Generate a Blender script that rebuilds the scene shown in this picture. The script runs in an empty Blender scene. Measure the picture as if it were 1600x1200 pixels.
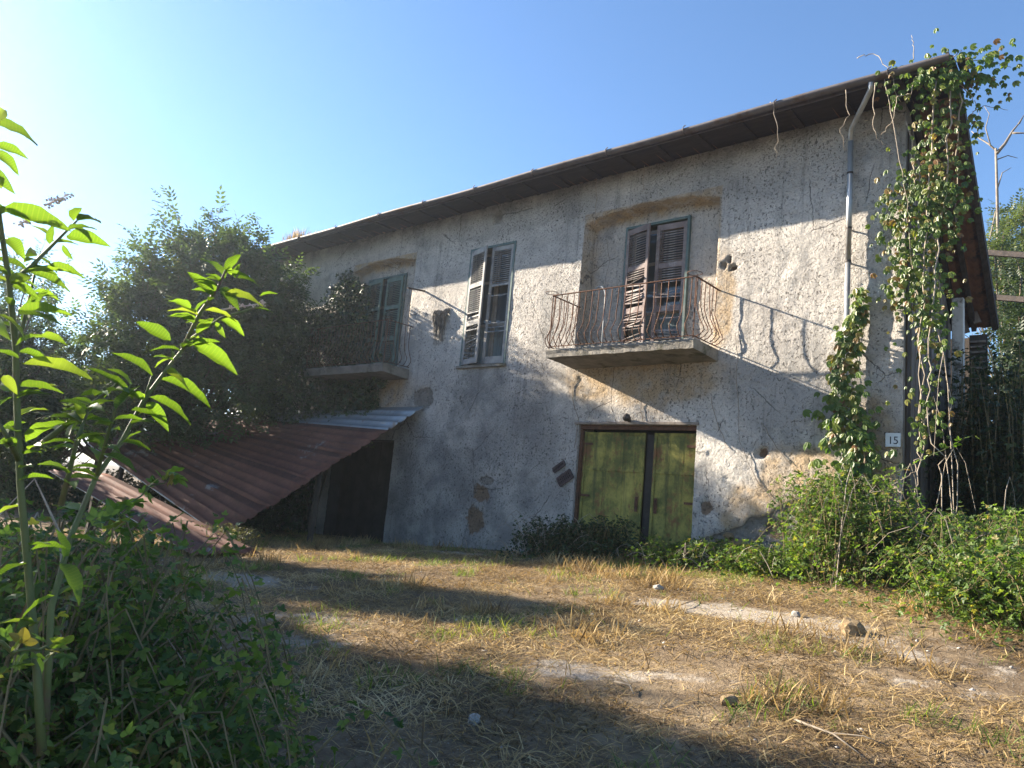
import bpy, math, random
import numpy as np
from mathutils import Matrix, Vector
R = math.radians
random.seed(7); rng = np.random.default_rng(7)
scene = bpy.context.scene
C = scene.collection

# ------------------------------------------------------------------ camera, sky, sun, exposure
CAMM = np.array([[0.75757, 0.03029, 0.65205], [0.64644, -0.1734, -0.743], [0.09056, 0.98439, -0.15094]])
CAMP = np.array([0.0, -11.2, 0.0])
F = 1150.0
cd = bpy.data.cameras.new('camera'); cam = bpy.data.objects.new('camera', cd); C.objects.link(cam)
cd.sensor_width = 36; cd.lens = F / 1600 * 36; cd.clip_start = 0.05; cd.clip_end = 2000
mw = np.eye(4); mw[:3, :3] = CAMM; mw[:3, 3] = CAMP
cam.matrix_world = Matrix(mw.tolist())
scene.camera = cam

SUN_TO = Vector((-3.5, -0.88, 1.56)).normalized()          # towards the sun
world = bpy.data.worlds.new('World'); scene.world = world; world.use_nodes = True
wn = world.node_tree; bg = wn.nodes['Background']
sky = wn.nodes.new('ShaderNodeTexSky'); sky.sky_type = 'NISHITA'; sky.sun_disc = False
sky.sun_elevation = math.asin(SUN_TO.z); sky.sun_rotation = math.atan2(SUN_TO.x, SUN_TO.y)
sky.air_density = 1.0; sky.dust_density = 0.05; sky.ozone_density = 4.5
wn.links.new(sky.outputs[0], bg.inputs[0]); bg.inputs[1].default_value = 0.062
sd = bpy.data.lights.new('sun', 'SUN'); sd.energy = 5.0; sd.angle = R(0.53); sd.color = (1, 0.88, 0.71)
so = bpy.data.objects.new('sun', sd); C.objects.link(so)
so.rotation_euler = SUN_TO.to_track_quat('Z', 'Y').to_euler(); so.location = (-30, -10, 20)
vs = scene.view_settings; vs.view_transform = 'Standard'; vs.look = 'None'; vs.exposure = 2.2; vs.gamma = 1; vs.use_curve_mapping = False
scene.cycles.use_denoising = True
scene.cycles.max_bounces = 5; scene.cycles.diffuse_bounces = 3; scene.cycles.transmission_bounces = 3; scene.cycles.transparent_max_bounces = 6

# ------------------------------------------------------------------ helpers
def ray(px, py): return CAMM @ np.array([px - 800.0, 600.0 - py, -F])
def at(px, py, y):                       # the point seen at a photo pixel, at depth y of the plot
    d = ray(px, py); return CAMP + d * ((y - CAMP[1]) / d[1])
def atd(px, py, dist):                   # the same at a given distance from the viewer
    d = ray(px, py); return CAMP + d * (dist / np.linalg.norm(d))
_T = np.random.default_rng(3).random((256, 256))
def vnoise(x, y, s=0):
    x = np.asarray(x, float) + 37.7 * s + 1000; y = np.asarray(y, float) + 91.3 * s + 1000
    i = np.floor(x).astype(int); j = np.floor(y).astype(int); u = x - i; v = y - j
    u = u * u * (3 - 2 * u); v = v * v * (3 - 2 * v); i &= 255; j &= 255; i1 = (i + 1) & 255; j1 = (j + 1) & 255
    return (_T[i, j] * (1 - u) + _T[i1, j] * u) * (1 - v) + (_T[i, j1] * (1 - u) + _T[i1, j1] * u) * v
def fbm(x, y, s=0, o=4):
    t = 0; a = .5
    for k in range(o): t = t + a * vnoise(x * 2 ** k, y * 2 ** k, s + k); a *= .5
    return t / (1 - .5 ** o)
def projpx(P):
    q = (np.asarray(P) - CAMP) @ CAMM; return 800 + F * q[:, 0] / -q[:, 2], 600 - F * q[:, 1] / -q[:, 2]
def sstep(a, b, x): t = np.clip((np.asarray(x, float) - a) / (b - a), 0, 1); return t * t * (3 - 2 * t)
def gz(x, y):                            # height of the ground
    x = np.asarray(x, float); y = np.asarray(y, float)
    zw = np.clip(-.353 + .072 * x, -1.36, -.1)
    t = np.clip(-y / 9.5, 0, 1)
    return zw * (1 - t) + (-1.50) * t + .05 * (fbm(x * .7, y * .7, 5) - .5) * (np.abs(x) < 60)

def fmesh(name, v, faces, mat, parent=None, smooth=False, attrs=None):
    """mesh object from an (n,3) array and an (m,k) index array of equal polygons"""
    v = np.ascontiguousarray(v, dtype=np.float32); f = np.ascontiguousarray(faces, dtype=np.int32)
    me = bpy.data.meshes.new(name); n, k = f.shape
    me.vertices.add(len(v)); me.vertices.foreach_set('co', v.ravel())
    me.loops.add(n * k); me.loops.foreach_set('vertex_index', f.ravel())
    me.polygons.add(n); me.polygons.foreach_set('loop_start', np.arange(0, n * k, k, dtype=np.int32))
    if smooth: me.polygons.foreach_set('use_smooth', np.ones(n, dtype=bool))
    for an, av in (attrs or {}).items():
        a = me.attributes.new(an, 'FLOAT', 'POINT'); a.data.foreach_set('value', np.ascontiguousarray(av, dtype=np.float32))
    me.update(calc_edges=True); me.validate()
    if mat: me.materials.append(mat)
    o = bpy.data.objects.new(name, me); C.objects.link(o); o.parent = parent
    return o
class MB:
    def __init__(s): s.v = []; s.f = []; s.n = 0
    def add(s, v, f):
        s.v += [tuple(p) for p in v]; s.f += [tuple(i + s.n for i in q) for q in f]; s.n += len(v); return s
    def box(s, x0, x1, y0, y1, z0, z1, M=None):
        v = [(x, y, z) for x in (x0, x1) for y in (y0, y1) for z in (z0, z1)]
        if M is not None: v = [tuple(M @ Vector(p)) for p in v]
        return s.add(v, [(0, 1, 3, 2), (4, 6, 7, 5), (0, 4, 5, 1), (2, 3, 7, 6), (0, 2, 6, 4), (1, 5, 7, 3)])
    def bar(s, a, b, w, h=None, up=(0, 0, 1)):
        h = h or w; a = Vector(a); b = Vector(b); d = (b - a).normalized(); u = Vector(up)
        if abs(d.dot(u)) > .95: u = Vector((0, 1, 0))
        r = d.cross(u).normalized(); u = r.cross(d)
        v = [p + r * (sx * w / 2) + u * (sz * h / 2) for p in (a, b) for sx, sz in ((-1, -1), (1, -1), (1, 1), (-1, 1))]
        return s.add(v, [(0, 1, 2, 3), (7, 6, 5, 4), (0, 4, 5, 1), (1, 5, 6, 2), (2, 6, 7, 3), (3, 7, 4, 0)])
    def tube(s, pts, rad, n=6, cap=True):
        pts = [Vector(p) for p in pts]; rad = rad if hasattr(rad, '__len__') else [rad] * len(pts)
        v = []; u = None
        for i, p in enumerate(pts):
            d = (pts[min(i + 1, len(pts) - 1)] - pts[max(i - 1, 0)])
            d = d.normalized() if d.length > 1e-9 else Vector((0, 0, 1))
            if u is None:
                u = d.cross(Vector((0, 0, 1)));  u = u if u.length > .05 else d.cross(Vector((1, 0, 0)))
            u = (u - d * u.dot(d)).normalized(); w = d.cross(u)
            for k in range(n):
                a = 2 * math.pi * k / n; v.append(p + (u * math.cos(a) + w * math.sin(a)) * rad[i])
        f = [(i * n + k, i * n + (k + 1) % n, (i + 1) * n + (k + 1) % n, (i + 1) * n + k) for i in range(len(pts) - 1) for k in range(n)]
        if cap: f += [tuple(range(n))[::-1], tuple(range((len(pts) - 1) * n, len(pts) * n))]
        return s.add(v, f)
    def build(s, name, mat, parent=None, smooth=False, bevel=0):
        me = bpy.data.meshes.new(name); me.from_pydata(s.v, [], s.f); me.update()
        if smooth: me.polygons.foreach_set('use_smooth', np.ones(len(me.polygons), dtype=bool))
        if mat: me.materials.append(mat)
        o = bpy.data.objects.new(name, me); C.objects.link(o); o.parent = parent
        if bevel:
            m = o.modifiers.new('bevel', 'BEVEL'); m.width = bevel; m.segments = 2; m.limit_method = 'ANGLE'
        return o
def tag(o, label=None, cat=None, group=None, kind=None):
    for k, v in (('label', label), ('category', cat), ('group', group), ('kind', kind)):
        if v: o[k] = v
    return o
def thing(name, label, cat, loc=(0, 0, 0), group=None):
    o = bpy.data.objects.new(name, None); C.objects.link(o); o.empty_display_size = .2
    o.location = tuple(float(c) for c in loc); return tag(o, label, cat, group)
def keep(o, root):                       # parts are modelled in plot coordinates: parent without moving
    o.parent = root; o.matrix_parent_inverse = Matrix.Translation(root.location).inverted(); return o
def inst(me, name, parent, M):
    o = bpy.data.objects.new(name, me); C.objects.link(o); o.parent = parent
    o.matrix_local = M; return o

# ------------------------------------------------------------------ materials
class NT:
    def __init__(s, name):
        s.m = bpy.data.materials.new(name); s.m.use_nodes = True; s.t = s.m.node_tree; s.b = s.t.nodes['Principled BSDF']
        s.out = s.t.nodes['Material Output']; s.co = s.t.nodes.new('ShaderNodeTexCoord').outputs['Object']
    def set(s, sock, v):
        if isinstance(v, bpy.types.NodeSocket): s.t.links.new(v, sock)
        elif isinstance(v, (tuple, list)) and len(v) == 3 and sock.type == 'RGBA': sock.default_value = (*v, 1)
        else: sock.default_value = v
    def noise(s, scale, detail=4, rough=.55, vec=None, dist=0, out=0):
        n = s.t.nodes.new('ShaderNodeTexNoise'); s.set(n.inputs['Vector'], vec or s.co); n.inputs['Scale'].default_value = scale
        n.inputs['Detail'].default_value = detail; n.inputs['Roughness'].default_value = rough; n.inputs['Distortion'].default_value = dist
        return n.outputs[out]
    def voro(s, scale, feat='F1', vec=None, out=0):
        n = s.t.nodes.new('ShaderNodeTexVoronoi'); n.feature = feat; s.set(n.inputs['Vector'], vec or s.co); n.inputs['Scale'].default_value = scale
        return n.outputs[out]
    def mapv(s, sc, loc=(0, 0, 0), vec=None):
        n = s.t.nodes.new('ShaderNodeMapping'); s.set(n.inputs['Vector'], vec or s.co); n.inputs['Scale'].default_value = sc; n.inputs['Location'].default_value = loc
        return n.outputs[0]
    def rng(s, x, a, b, c=0., d=1.):
        n = s.t.nodes.new('ShaderNodeMapRange'); n.interpolation_type = 'SMOOTHSTEP'; s.set(n.inputs[0], x)
        for k, q in enumerate((a, b, c, d)): n.inputs[k + 1].default_value = q
        return n.outputs[0]
    def mix(s, f, a, b, mode='MIX'):
        n = s.t.nodes.new('ShaderNodeMix'); n.data_type = 'RGBA'; n.blend_type = mode
        s.set(n.inputs[0], f); s.set(n.inputs[6], a); s.set(n.inputs[7], b); return n.outputs[2]
    def math(s, op, a, b=0.):
        n = s.t.nodes.new('ShaderNodeMath'); n.operation = op; n.use_clamp = op in ('ADD', 'SUBTRACT') and False
        s.set(n.inputs[0], a); s.set(n.inputs[1], b); return n.outputs[0]
    def ramp(s, x, stops):
        n = s.t.nodes.new('ShaderNodeValToRGB'); s.set(n.inputs[0], x); e = n.color_ramp.elements
        while len(e) < len(stops): e.new(.5)
        for k, (p, c) in enumerate(stops): e[k].position = p; e[k].color = (*c, 1)
        return n.outputs[0]
    def attr(s, name, out='Fac'):
        n = s.t.nodes.new('ShaderNodeAttribute'); n.attribute_name = name; return n.outputs[out]
    def objrand(s): return s.t.nodes.new('ShaderNodeObjectInfo').outputs['Random']
    def bump(s, h, strength=.4, dist=.01, normal=None):
        n = s.t.nodes.new('ShaderNodeBump'); n.inputs['Strength'].default_value = strength; n.inputs['Distance'].default_value = dist
        s.set(n.inputs['Height'], h)
        if normal: s.set(n.inputs['Normal'], normal)
        return n.outputs[0]
    def end(s, col=None, rough=.8, metal=0., spec=.3, bump=None):
        if col is not None: s.set(s.b.inputs['Base Color'], col)
        s.set(s.b.inputs['Roughness'], rough); s.set(s.b.inputs['Metallic'], metal); s.b.inputs['Specular IOR Level'].default_value = spec
        if bump: s.set(s.b.inputs['Normal'], bump)
        return s.m

def m_plaster():
    t = NT('plaster')
    n1 = t.noise(.5, 7, .62); n2 = t.noise(3.2, 6, .65); n3 = t.noise(22, 4, .6); nf = t.math('SUBTRACT', t.noise(7, 7, .75), .5)
    rag = lambda name, k=1.3: t.rng(t.math('ADD', t.attr(name), t.math('MULTIPLY', nf, k)), .38, .62)
    col = t.ramp(t.math('ADD', t.math('MULTIPLY', n1, .6), t.math('MULTIPLY', n2, .4)), [(.32, (.30, .278, .26)), (.46, (.52, .485, .445)), (.60, (.67, .63, .575)), (.74, (.76, .725, .665))])
    och = t.math('MULTIPLY', t.attr('ochre'), t.rng(n2, .30, .60, .25, 1))
    col = t.mix(och, col, t.mix(n3, (.40, .255, .12), (.55, .41, .24)))
    grime = t.rng(t.noise(1.3, 8, .72, vec=t.mapv((1, 1, .8), (5, 0, 1))), .50, .66, 0, .6)
    col = t.mix(grime, col, (.25, .243, .235))
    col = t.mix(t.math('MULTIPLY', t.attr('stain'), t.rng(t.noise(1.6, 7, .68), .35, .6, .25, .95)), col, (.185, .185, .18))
    streak = t.rng(t.noise(1.0, 7, .72, vec=t.mapv((6, 6, .3))), .53, .70, 0, .5)
    col = t.mix(streak, col, (.17, .165, .155))
    crack = t.math('MULTIPLY', t.rng(t.voro(.75, 'DISTANCE_TO_EDGE', vec=t.mix(.16, t.co, t.noise(2.5, 5, .7, out=1))), .0, .006, 1, 0), t.rng(t.noise(.7, 3, .5, vec=t.mapv((1, 1, 1), (7, 7, 7))), .50, .58))
    col = t.mix(t.math('MULTIPLY', crack, .8), col, (.10, .09, .08))
    bare = rag('bare'); stone = rag('stone', 1.5)
    col = t.mix(bare, col, t.mix(t.noise(9, 6, .75), (.14, .13, .12), (.42, .385, .34)))
    col = t.mix(t.math('MULTIPLY', stone, .9), col, t.mix(t.noise(6, 6, .75), (.12, .075, .05), (.33, .225, .14)))
    pit = t.rng(t.noise(1, 4, .65, vec=t.mapv((26, 26, 20)), dist=.8), .57, .63)
    pit2 = t.rng(t.noise(1, 4, .65, vec=t.mapv((11, 11, 7), (3, 1, 2))), .655, .70)
    grain = t.noise(70, 6, .75)
    patchy = t.rng(t.noise(.9, 6, .7), .38, .58, .25, 1.)
    pm = t.math('MAXIMUM', t.math('MULTIPLY', pit, patchy), t.math('MULTIPLY', pit2, t.rng(t.noise(.6, 3, .5, vec=t.mapv((1, 1, 1), (1, 9, 4))), .45, .6)))
    col = t.mix(t.math('MULTIPLY', pm, .75), col, (.085, .08, .072))  # pits darkened in the colour: dirt, plus shade as from grazing sun
    col = t.mix(t.math('MULTIPLY', t.rng(grain, .52, .70), .4), col, (.14, .13, .12))
    h = t.math('SUBTRACT', t.math('ADD', t.math('MULTIPLY', grain, .7), t.math('MULTIPLY', t.noise(24, 5, .65), 1.5)), t.math('ADD', t.math('MULTIPLY', pm, 1.2), t.math('ADD', t.math('MULTIPLY', crack, 1.), t.math('MULTIPLY', bare, .6))))
    return t.end(col, .93, 0, .15, t.bump(h, 1.0, .034))
def m_simple(name, a, b, scale=6., rough=.8, metal=0., spec=.3, vscale=(1, 1, 1), bs=.3, bd=.004, third=None):
    t = NT(name); n = t.noise(scale, 6, .65, vec=t.mapv(vscale)); col = t.mix(t.rng(n, .3, .7), a, b)
    if third: col = t.mix(t.rng(t.noise(scale * .55, 6, .7, vec=t.mapv(vscale, (4, 7, 2))), .52, .66), col, third)
    col = t.mix(t.math('MULTIPLY', t.objrand(), .35), col, tuple(c * .55 for c in a))
    return t.end(col, rough, metal, spec, t.bump(t.noise(scale * 5, 5, .6, vec=t.mapv(vscale)), bs, bd))
def m_leaf(name, stops, trans=.4, rough=.5, tcol=None, objr=False, spec=.3, vein=False):
    t = NT(name); v = t.objrand() if objr else t.attr('var')
    col = t.ramp(v, stops)
    if vein:
        w = t.t.nodes.new('ShaderNodeTexWave'); w.bands_direction = 'Y'; w.inputs['Scale'].default_value = 4.2; w.inputs['Distortion'].default_value = .6; t.set(w.inputs['Vector'], t.co)
        col = t.mix(t.rng(w.outputs[1], .75, 1., 0, .15), col, tuple(c * 1.5 for c in stops[-1][1]))
        col = t.mix(t.rng(t.noise(5, 5, .7), .62, .72, 0, .65), col, (.16, .12, .04))
    t.end(col, rough, 0, spec)
    tr = t.t.nodes.new('ShaderNodeBsdfTranslucent')
    t.set(tr.inputs[0], t.mix(1.0, col, tcol or (1.5, 1.6, .55), 'MULTIPLY'))
    mx = t.t.nodes.new('ShaderNodeMixShader'); mx.inputs[0].default_value = trans
    t.t.links.new(t.b.outputs[0], mx.inputs[1]); t.t.links.new(tr.outputs[0], mx.inputs[2]); t.t.links.new(mx.outputs[0], t.out.inputs[0])
    return t.m
M = {}
M['plaster'] = m_plaster()
M['wood_brown'] = m_simple('eave_wood', (.036, .026, .023), (.07, .052, .045), 3, .85, vscale=(1, 6, 6))
M['tile'] = m_simple('roof_tile', (.20, .10, .065), (.33, .18, .11), 5, .9, third=(.10, .085, .07))
M['gutter'] = m_simple('gutter_paint', (.10, .088, .09), (.16, .142, .145), 4, .6, .3, .4, third=(.10, .06, .04))
M['pipe'] = m_simple('galvanised_pipe', (.34, .36, .38), (.48, .50, .52), 3, .45, .6, .5, vscale=(1, 1, .3), third=(.26, .24, .22))
M['concrete'] = m_simple('mossy_concrete', (.17, .155, .135), (.30, .275, .235), 4, .92, third=(.075, .075, .045), bs=.8, bd=.02)
M['rust'] = m_simple('rusty_iron', (.09, .045, .028), (.18, .09, .055), 14, .85, .2, third=(.08, .05, .04))
M['grille'] = m_simple('purple_rust', (.05, .036, .037), (.11, .08, .078), 14, .85)
M['iron_dark'] = m_simple('dark_iron', (.05, .045, .045), (.11, .09, .08), 12, .7, .4)
M['shutter_brown'] = m_simple('weathered_brown_wood', (.16, .12, .115), (.27, .22, .205), 5, .85, vscale=(1, 1, 1), third=(.38, .35, .325))
M['shutter_grey'] = m_simple('weathered_grey_wood', (.24, .23, .225), (.42, .41, .39), 5, .85, third=(.15, .16, .175))
M['shutter_green'] = m_simple('faded_green_wood', (.09, .14, .12), (.17, .235, .20), 5, .75, third=(.22, .22, .19))
M['teal'] = m_simple('teal_paint', (.07, .12, .115), (.14, .19, .18), 8, .75, third=(.22, .20, .18))
M['inner_wood'] = m_simple('old_window_wood', (.22, .19, .16), (.36, .32, .28), 6, .8)
M['blueboard'] = m_simple('blue_grey_boards', (.10, .135, .145), (.19, .235, .245), 5, .8, vscale=(3, 3, .5), third=(.13, .11, .10))
M['darkwood'] = m_simple('dark_timber', (.045, .036, .03), (.10, .08, .065), 4, .9, vscale=(4, 4, .6))
M['whitepost'] = m_simple('flaking_white_paint', (.50, .48, .44), (.66, .64, .60), 5, .8, third=(.20, .17, .14))
M['timber'] = m_simple('grey_timber', (.17, .14, .115), (.30, .25, .21), 4, .9, vscale=(3, 3, .5))
M['zinc'] = m_simple('zinc_sheet', (.30, .33, .35), (.42, .45, .47), 3, .5, .5, .5, third=(.25, .15, .10))
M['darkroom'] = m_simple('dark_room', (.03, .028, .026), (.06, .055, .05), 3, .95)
M['bark'] = m_simple('bark', (.10, .075, .055), (.20, .16, .12), 8, .95, vscale=(2, 2, .5), bs=.7, bd=.02)
M['vine'] = m_simple('dry_vine', (.26, .21, .16), (.44, .38, .31), 9, .9)
M['cane'] = m_simple('bramble_cane', (.13, .11, .05), (.24, .17, .09), 9, .8)
M['deadwood'] = m_simple('dead_wood', (.17, .14, .11), (.30, .26, .21), 6, .9)
M['stem'] = m_simple('green_stem', (.07, .10, .03), (.13, .15, .05), 5, .6, third=(.12, .075, .055))
M['rock'] = m_simple('ochre_rock', (.30, .20, .10), (.46, .34, .20), 5, .95, third=(.14, .11, .08), bs=.8, bd=.03)
M['greyrock'] = m_simple('pale_rock', (.36, .33, .29), (.55, .51, .46), 5, .95, third=(.2, .18, .15), bs=.8, bd=.02)
M['straw_thatch'] = m_simple('withered_stalks', (.07, .062, .055), (.24, .215, .19), 9, .95)
M['plate'] = m_simple('white_plate', (.62, .66, .68), (.74, .77, .78), 8, .35, 0, .5, third=(.5, .52, .5))
M['ink'] = m_simple('black_enamel', (.015, .017, .03), (.03, .03, .045), 8, .4)
M['berry'] = m_simple('pale_blossom', (.55, .45, .42), (.75, .68, .60), 30, .7)
M['hose'] = m_simple('grey_hose', (.18, .20, .22), (.26, .28, .30), 6, .6)
def m_rustsheet():
    t = NT('rusty_sheet'); n = t.noise(1.1, 6, .65); n2 = t.noise(9, 5, .7)
    col = t.ramp(t.math('ADD', t.math('MULTIPLY', n, .65), t.math('MULTIPLY', n2, .35)), [(.3, (.05, .022, .016)), (.45, (.13, .052, .034)), (.6, (.20, .085, .055)), (.75, (.27, .17, .125))])
    col = t.mix(t.rng(t.noise(.8, 5, .7, vec=t.mapv((1, 1, 1), (9, 3, 5))), .60, .68), col, (.26, .25, .245))
    col = t.mix(t.rng(t.noise(3.5, 7, .75), .56, .66, 0, .75), col, (.055, .03, .024))
    col = t.mix(t.math('MULTIPLY', t.objrand(), .4), col, (.12, .06, .045))
    return t.end(col, .7, .15, .35, t.bump(n2, .25, .004))
M['rustsheet'] = m_rustsheet()
def m_greendoor():
    t = NT('green_metal_paint'); n = t.noise(1.7, 7, .7, vec=t.mapv((1, 1, .8))); n2 = t.noise(9, 6, .75)
    mx = t.math('ADD', t.math('MULTIPLY', n, .75), t.math('MULTIPLY', n2, .25))
    col = t.ramp(mx, [(.36, (.055, .075, .035)), (.46, (.15, .15, .045)), (.54, (.30, .265, .07)), (.64, (.44, .37, .10))])
    col = t.mix(t.rng(t.noise(1, 6, .7, vec=t.mapv((9, 9, .5), (1, 2, 3))), .50, .68, 0, .7), col, (.06, .065, .035))
    rust = t.rng(t.math('ADD', t.math('MULTIPLY', t.noise(1.3, 7, .75, vec=t.mapv((2.2, 2.2, 1), (2, 1, 5.6))), .65), t.math('MULTIPLY', n2, .35)), .50, .60)
    col = t.mix(rust, col, t.mix(n2, (.11, .05, .025), (.26, .13, .06)))
    chip = t.rng(t.noise(26, 4, .7), .66, .72); col = t.mix(chip, col, (.05, .04, .035))
    return t.end(col, .85, 0, .2, t.bump(t.math('ADD', n2, rust), .5, .008))
M['greendoor'] = m_greendoor()
def m_glass():
    t = NT('dusty_glass'); t.end((.06, .07, .08), .12, 0, .6); return t.m
M['glass'] = m_glass()
def m_ground():
    t = NT('dry_ground'); n = t.noise(.5, 6, .6); n2 = t.noise(5, 6, .65); n3 = t.noise(45, 4, .7)
    col = t.ramp(t.math('ADD', t.math('MULTIPLY', n, .5), t.math('MULTIPLY', n2, .5)), [(.34, (.075, .055, .038)), (.5, (.155, .115, .075)), (.64, (.27, .205, .13))])
    peb = t.rng(t.voro(34), .10, .28, 1, 0)
    col = t.mix(t.math('MULTIPLY', peb, t.rng(t.noise(1.4, 4, .6), .46, .62, .05, .8)), col, (.36, .33, .29))
    pale = t.rng(t.math('ADD', t.attr('pale'), t.math('MULTIPLY', t.math('SUBTRACT', t.noise(4.5, 8, .8), .5), 3.0)), .45, 1.0, 0, .62)
    col = t.mix(pale, col, t.mix(n3, (.33, .295, .25), (.48, .44, .385)))
    h = t.math('ADD', t.math('MULTIPLY', n2, 1.2), t.math('ADD', t.math('MULTIPLY', peb, .5), n3))
    return t.end(col, .96, 0, .1, t.bump(h, .8, .025))
M['ground'] = m_ground()
M['tree_leaf'] = m_leaf('tree_leaf', [(0, (.036, .058, .026)), (.5, (.066, .10, .044)), (.85, (.11, .15, .066)), (1, (.16, .15, .085))], .35)
M['ivy_leaf'] = m_leaf('ivy_leaf', [(0, (.018, .032, .016)), (.6, (.036, .062, .026)), (1, (.07, .10, .04))], .2, .45)
M['bramble_leaf'] = m_leaf('bramble_leaf', [(0, (.04, .075, .022)), (.55, (.085, .145, .036)), (.88, (.16, .22, .055)), (1, (.22, .17, .06))], .46)
M['weed_leaf'] = m_leaf('weed_leaf', [(0, (.07, .075, .05)), (.6, (.12, .125, .075)), (1, (.22, .18, .10))], .3)
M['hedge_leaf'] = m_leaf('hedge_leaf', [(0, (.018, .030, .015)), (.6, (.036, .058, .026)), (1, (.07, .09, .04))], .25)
M['conifer_leaf'] = m_leaf('far_leaf', [(0, (.04, .06, .025)), (.6, (.085, .115, .045)), (1, (.15, .17, .07))], .3)
M['poke_leaf'] = m_leaf('broad_leaf', [(0, (.055, .10, .022)), (.4, (.085, .15, .03)), (.8, (.12, .195, .04)), (1, (.18, .22, .06))], .55, .45, (1.5, 1.55, .42), True, .35, True)
M['creeper_leaf'] = m_leaf('creeper_leaf', [(0, (.06, .115, .022)), (.45, (.11, .18, .034)), (.85, (.19, .23, .05)), (1, (.22, .11, .05))], .48, .42, None, True, .45)
M['creeper_stuff'] = m_leaf('creeper_leaf_small', [(0, (.055, .10, .022)), (.45, (.10, .155, .032)), (.8, (.18, .21, .05)), (1, (.22, .11, .05))], .42, .4, None, False, .4)
M['straw'] = m_leaf('straw', [(0, (.10, .065, .035)), (.3, (.26, .18, .085)), (.75, (.46, .34, .165)), (1, (.58, .47, .27))], .3, .7, (1.1, 1.0, .7), False, .2)
M['greengrass'] = m_leaf('green_grass', [(0, (.06, .10, .025)), (.6, (.13, .18, .04)), (1, (.26, .25, .08))], .4, .6)
M['litter'] = m_leaf('dry_litter', [(0, (.055, .035, .024)), (.5, (.13, .085, .05)), (1, (.26, .18, .10))], .15, .8, (1.0, .9, .7), False, .2)

# ------------------------------------------------------------------ leaf clouds
LT = {'leaf': (np.array([(0, 0, 0), (.24, .42, .05), (0, .5, -.02), (0, 1, -.07), (-.24, .42, .05)], float),
               np.array([(0, 1, 2), (2, 1, 3), (0, 2, 4), (2, 3, 4)]))}
def tmpl_join(parts):
    V = []; Fc = []; n = 0
    for T, (v, f) in parts:
        V.append((np.c_[v, np.ones(len(v))] @ np.array(T).T)[:, :3]); Fc.append(f + n); n += len(v)
    return np.concatenate(V), np.concatenate(Fc)
def TRS(loc, yaw, pitch, s, roll=0):
    return Matrix.Translation(loc) @ Matrix.Rotation(yaw, 4, 'Z') @ Matrix.Rotation(pitch, 4, 'X') @ Matrix.Rotation(roll, 4, 'Y') @ Matrix.Scale(s, 4)
LT['oval'] = (np.array([(0, 0, 0), (.2, .18, .03), (.29, .48, .05), (.17, .78, .01), (0, 1, -.09), (-.17, .78, .01), (-.29, .48, .05), (-.2, .18, .03), (0, .48, -.03)], float),
              np.array([(0, 1, 8), (1, 2, 8), (2, 3, 8), (3, 4, 8), (4, 5, 8), (5, 6, 8), (6, 7, 8), (7, 0, 8)]))
LT['tri'] = tmpl_join([(TRS((0, .25, 0), 0, -.15, .75), LT['oval']), (TRS((0, .28, 0), 1.2, .05, .58), LT['oval']), (TRS((0, .28, 0), -1.2, .05, .58), LT['oval'])])
LT['palm'] = tmpl_join([(TRS((0, .12, 0), a, -.55 - .15 * abs(a), s), LT['oval']) for a, s in ((0, .95), (.8, .85), (-.7, .8), (1.55, .6), (-1.65, .55))])
LT['pinn'] = tmpl_join([(TRS((0, .95, -.08), 0, -.3, .36), LT['leaf'])] + [(TRS((0, .25 + .24 * k, -.03 * k), sgn * (1.15 - .1 * k), -.15, .40 - .02 * k), LT['leaf']) for k in range(3) for sgn in (1, -1)])
def frames(d, n):
    d = d / np.maximum(np.linalg.norm(d, axis=1, keepdims=True), 1e-9)
    x = np.cross(d, n); x /= np.maximum(np.linalg.norm(x, axis=1, keepdims=True), 1e-9); n = np.cross(x, d)
    return np.stack([x, d, n], axis=2)            # columns x, y=dir, z=normal
def cloud(name, P, D, Nn, S, kind, mat, parent=None, var=None, stuff=True, g=rng):
    v, f = LT[kind]; n = len(P); Fr = frames(D, Nn)
    V = np.einsum('nij,kj->nki', Fr, v) * np.asarray(S).reshape(-1, 1, 1) + P[:, None, :]
    Fc = (f[None] + (np.arange(n) * len(v))[:, None, None]).reshape(-1, 3)
    var = g.random(n) if var is None else var
    vv = np.clip(np.repeat(var, len(v)) + g.normal(0, .05, n * len(v)), 0, 1)
    o = fmesh(name, V.reshape(-1, 3), Fc, mat, parent, False, {'var': vv})
    if stuff: o['kind'] = 'stuff'
    return o
def rdir(n, g=rng): d = g.normal(size=(n, 3)); return d / np.linalg.norm(d, axis=1, keepdims=True)
UP = np.array([0, 0, 1.0])

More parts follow.
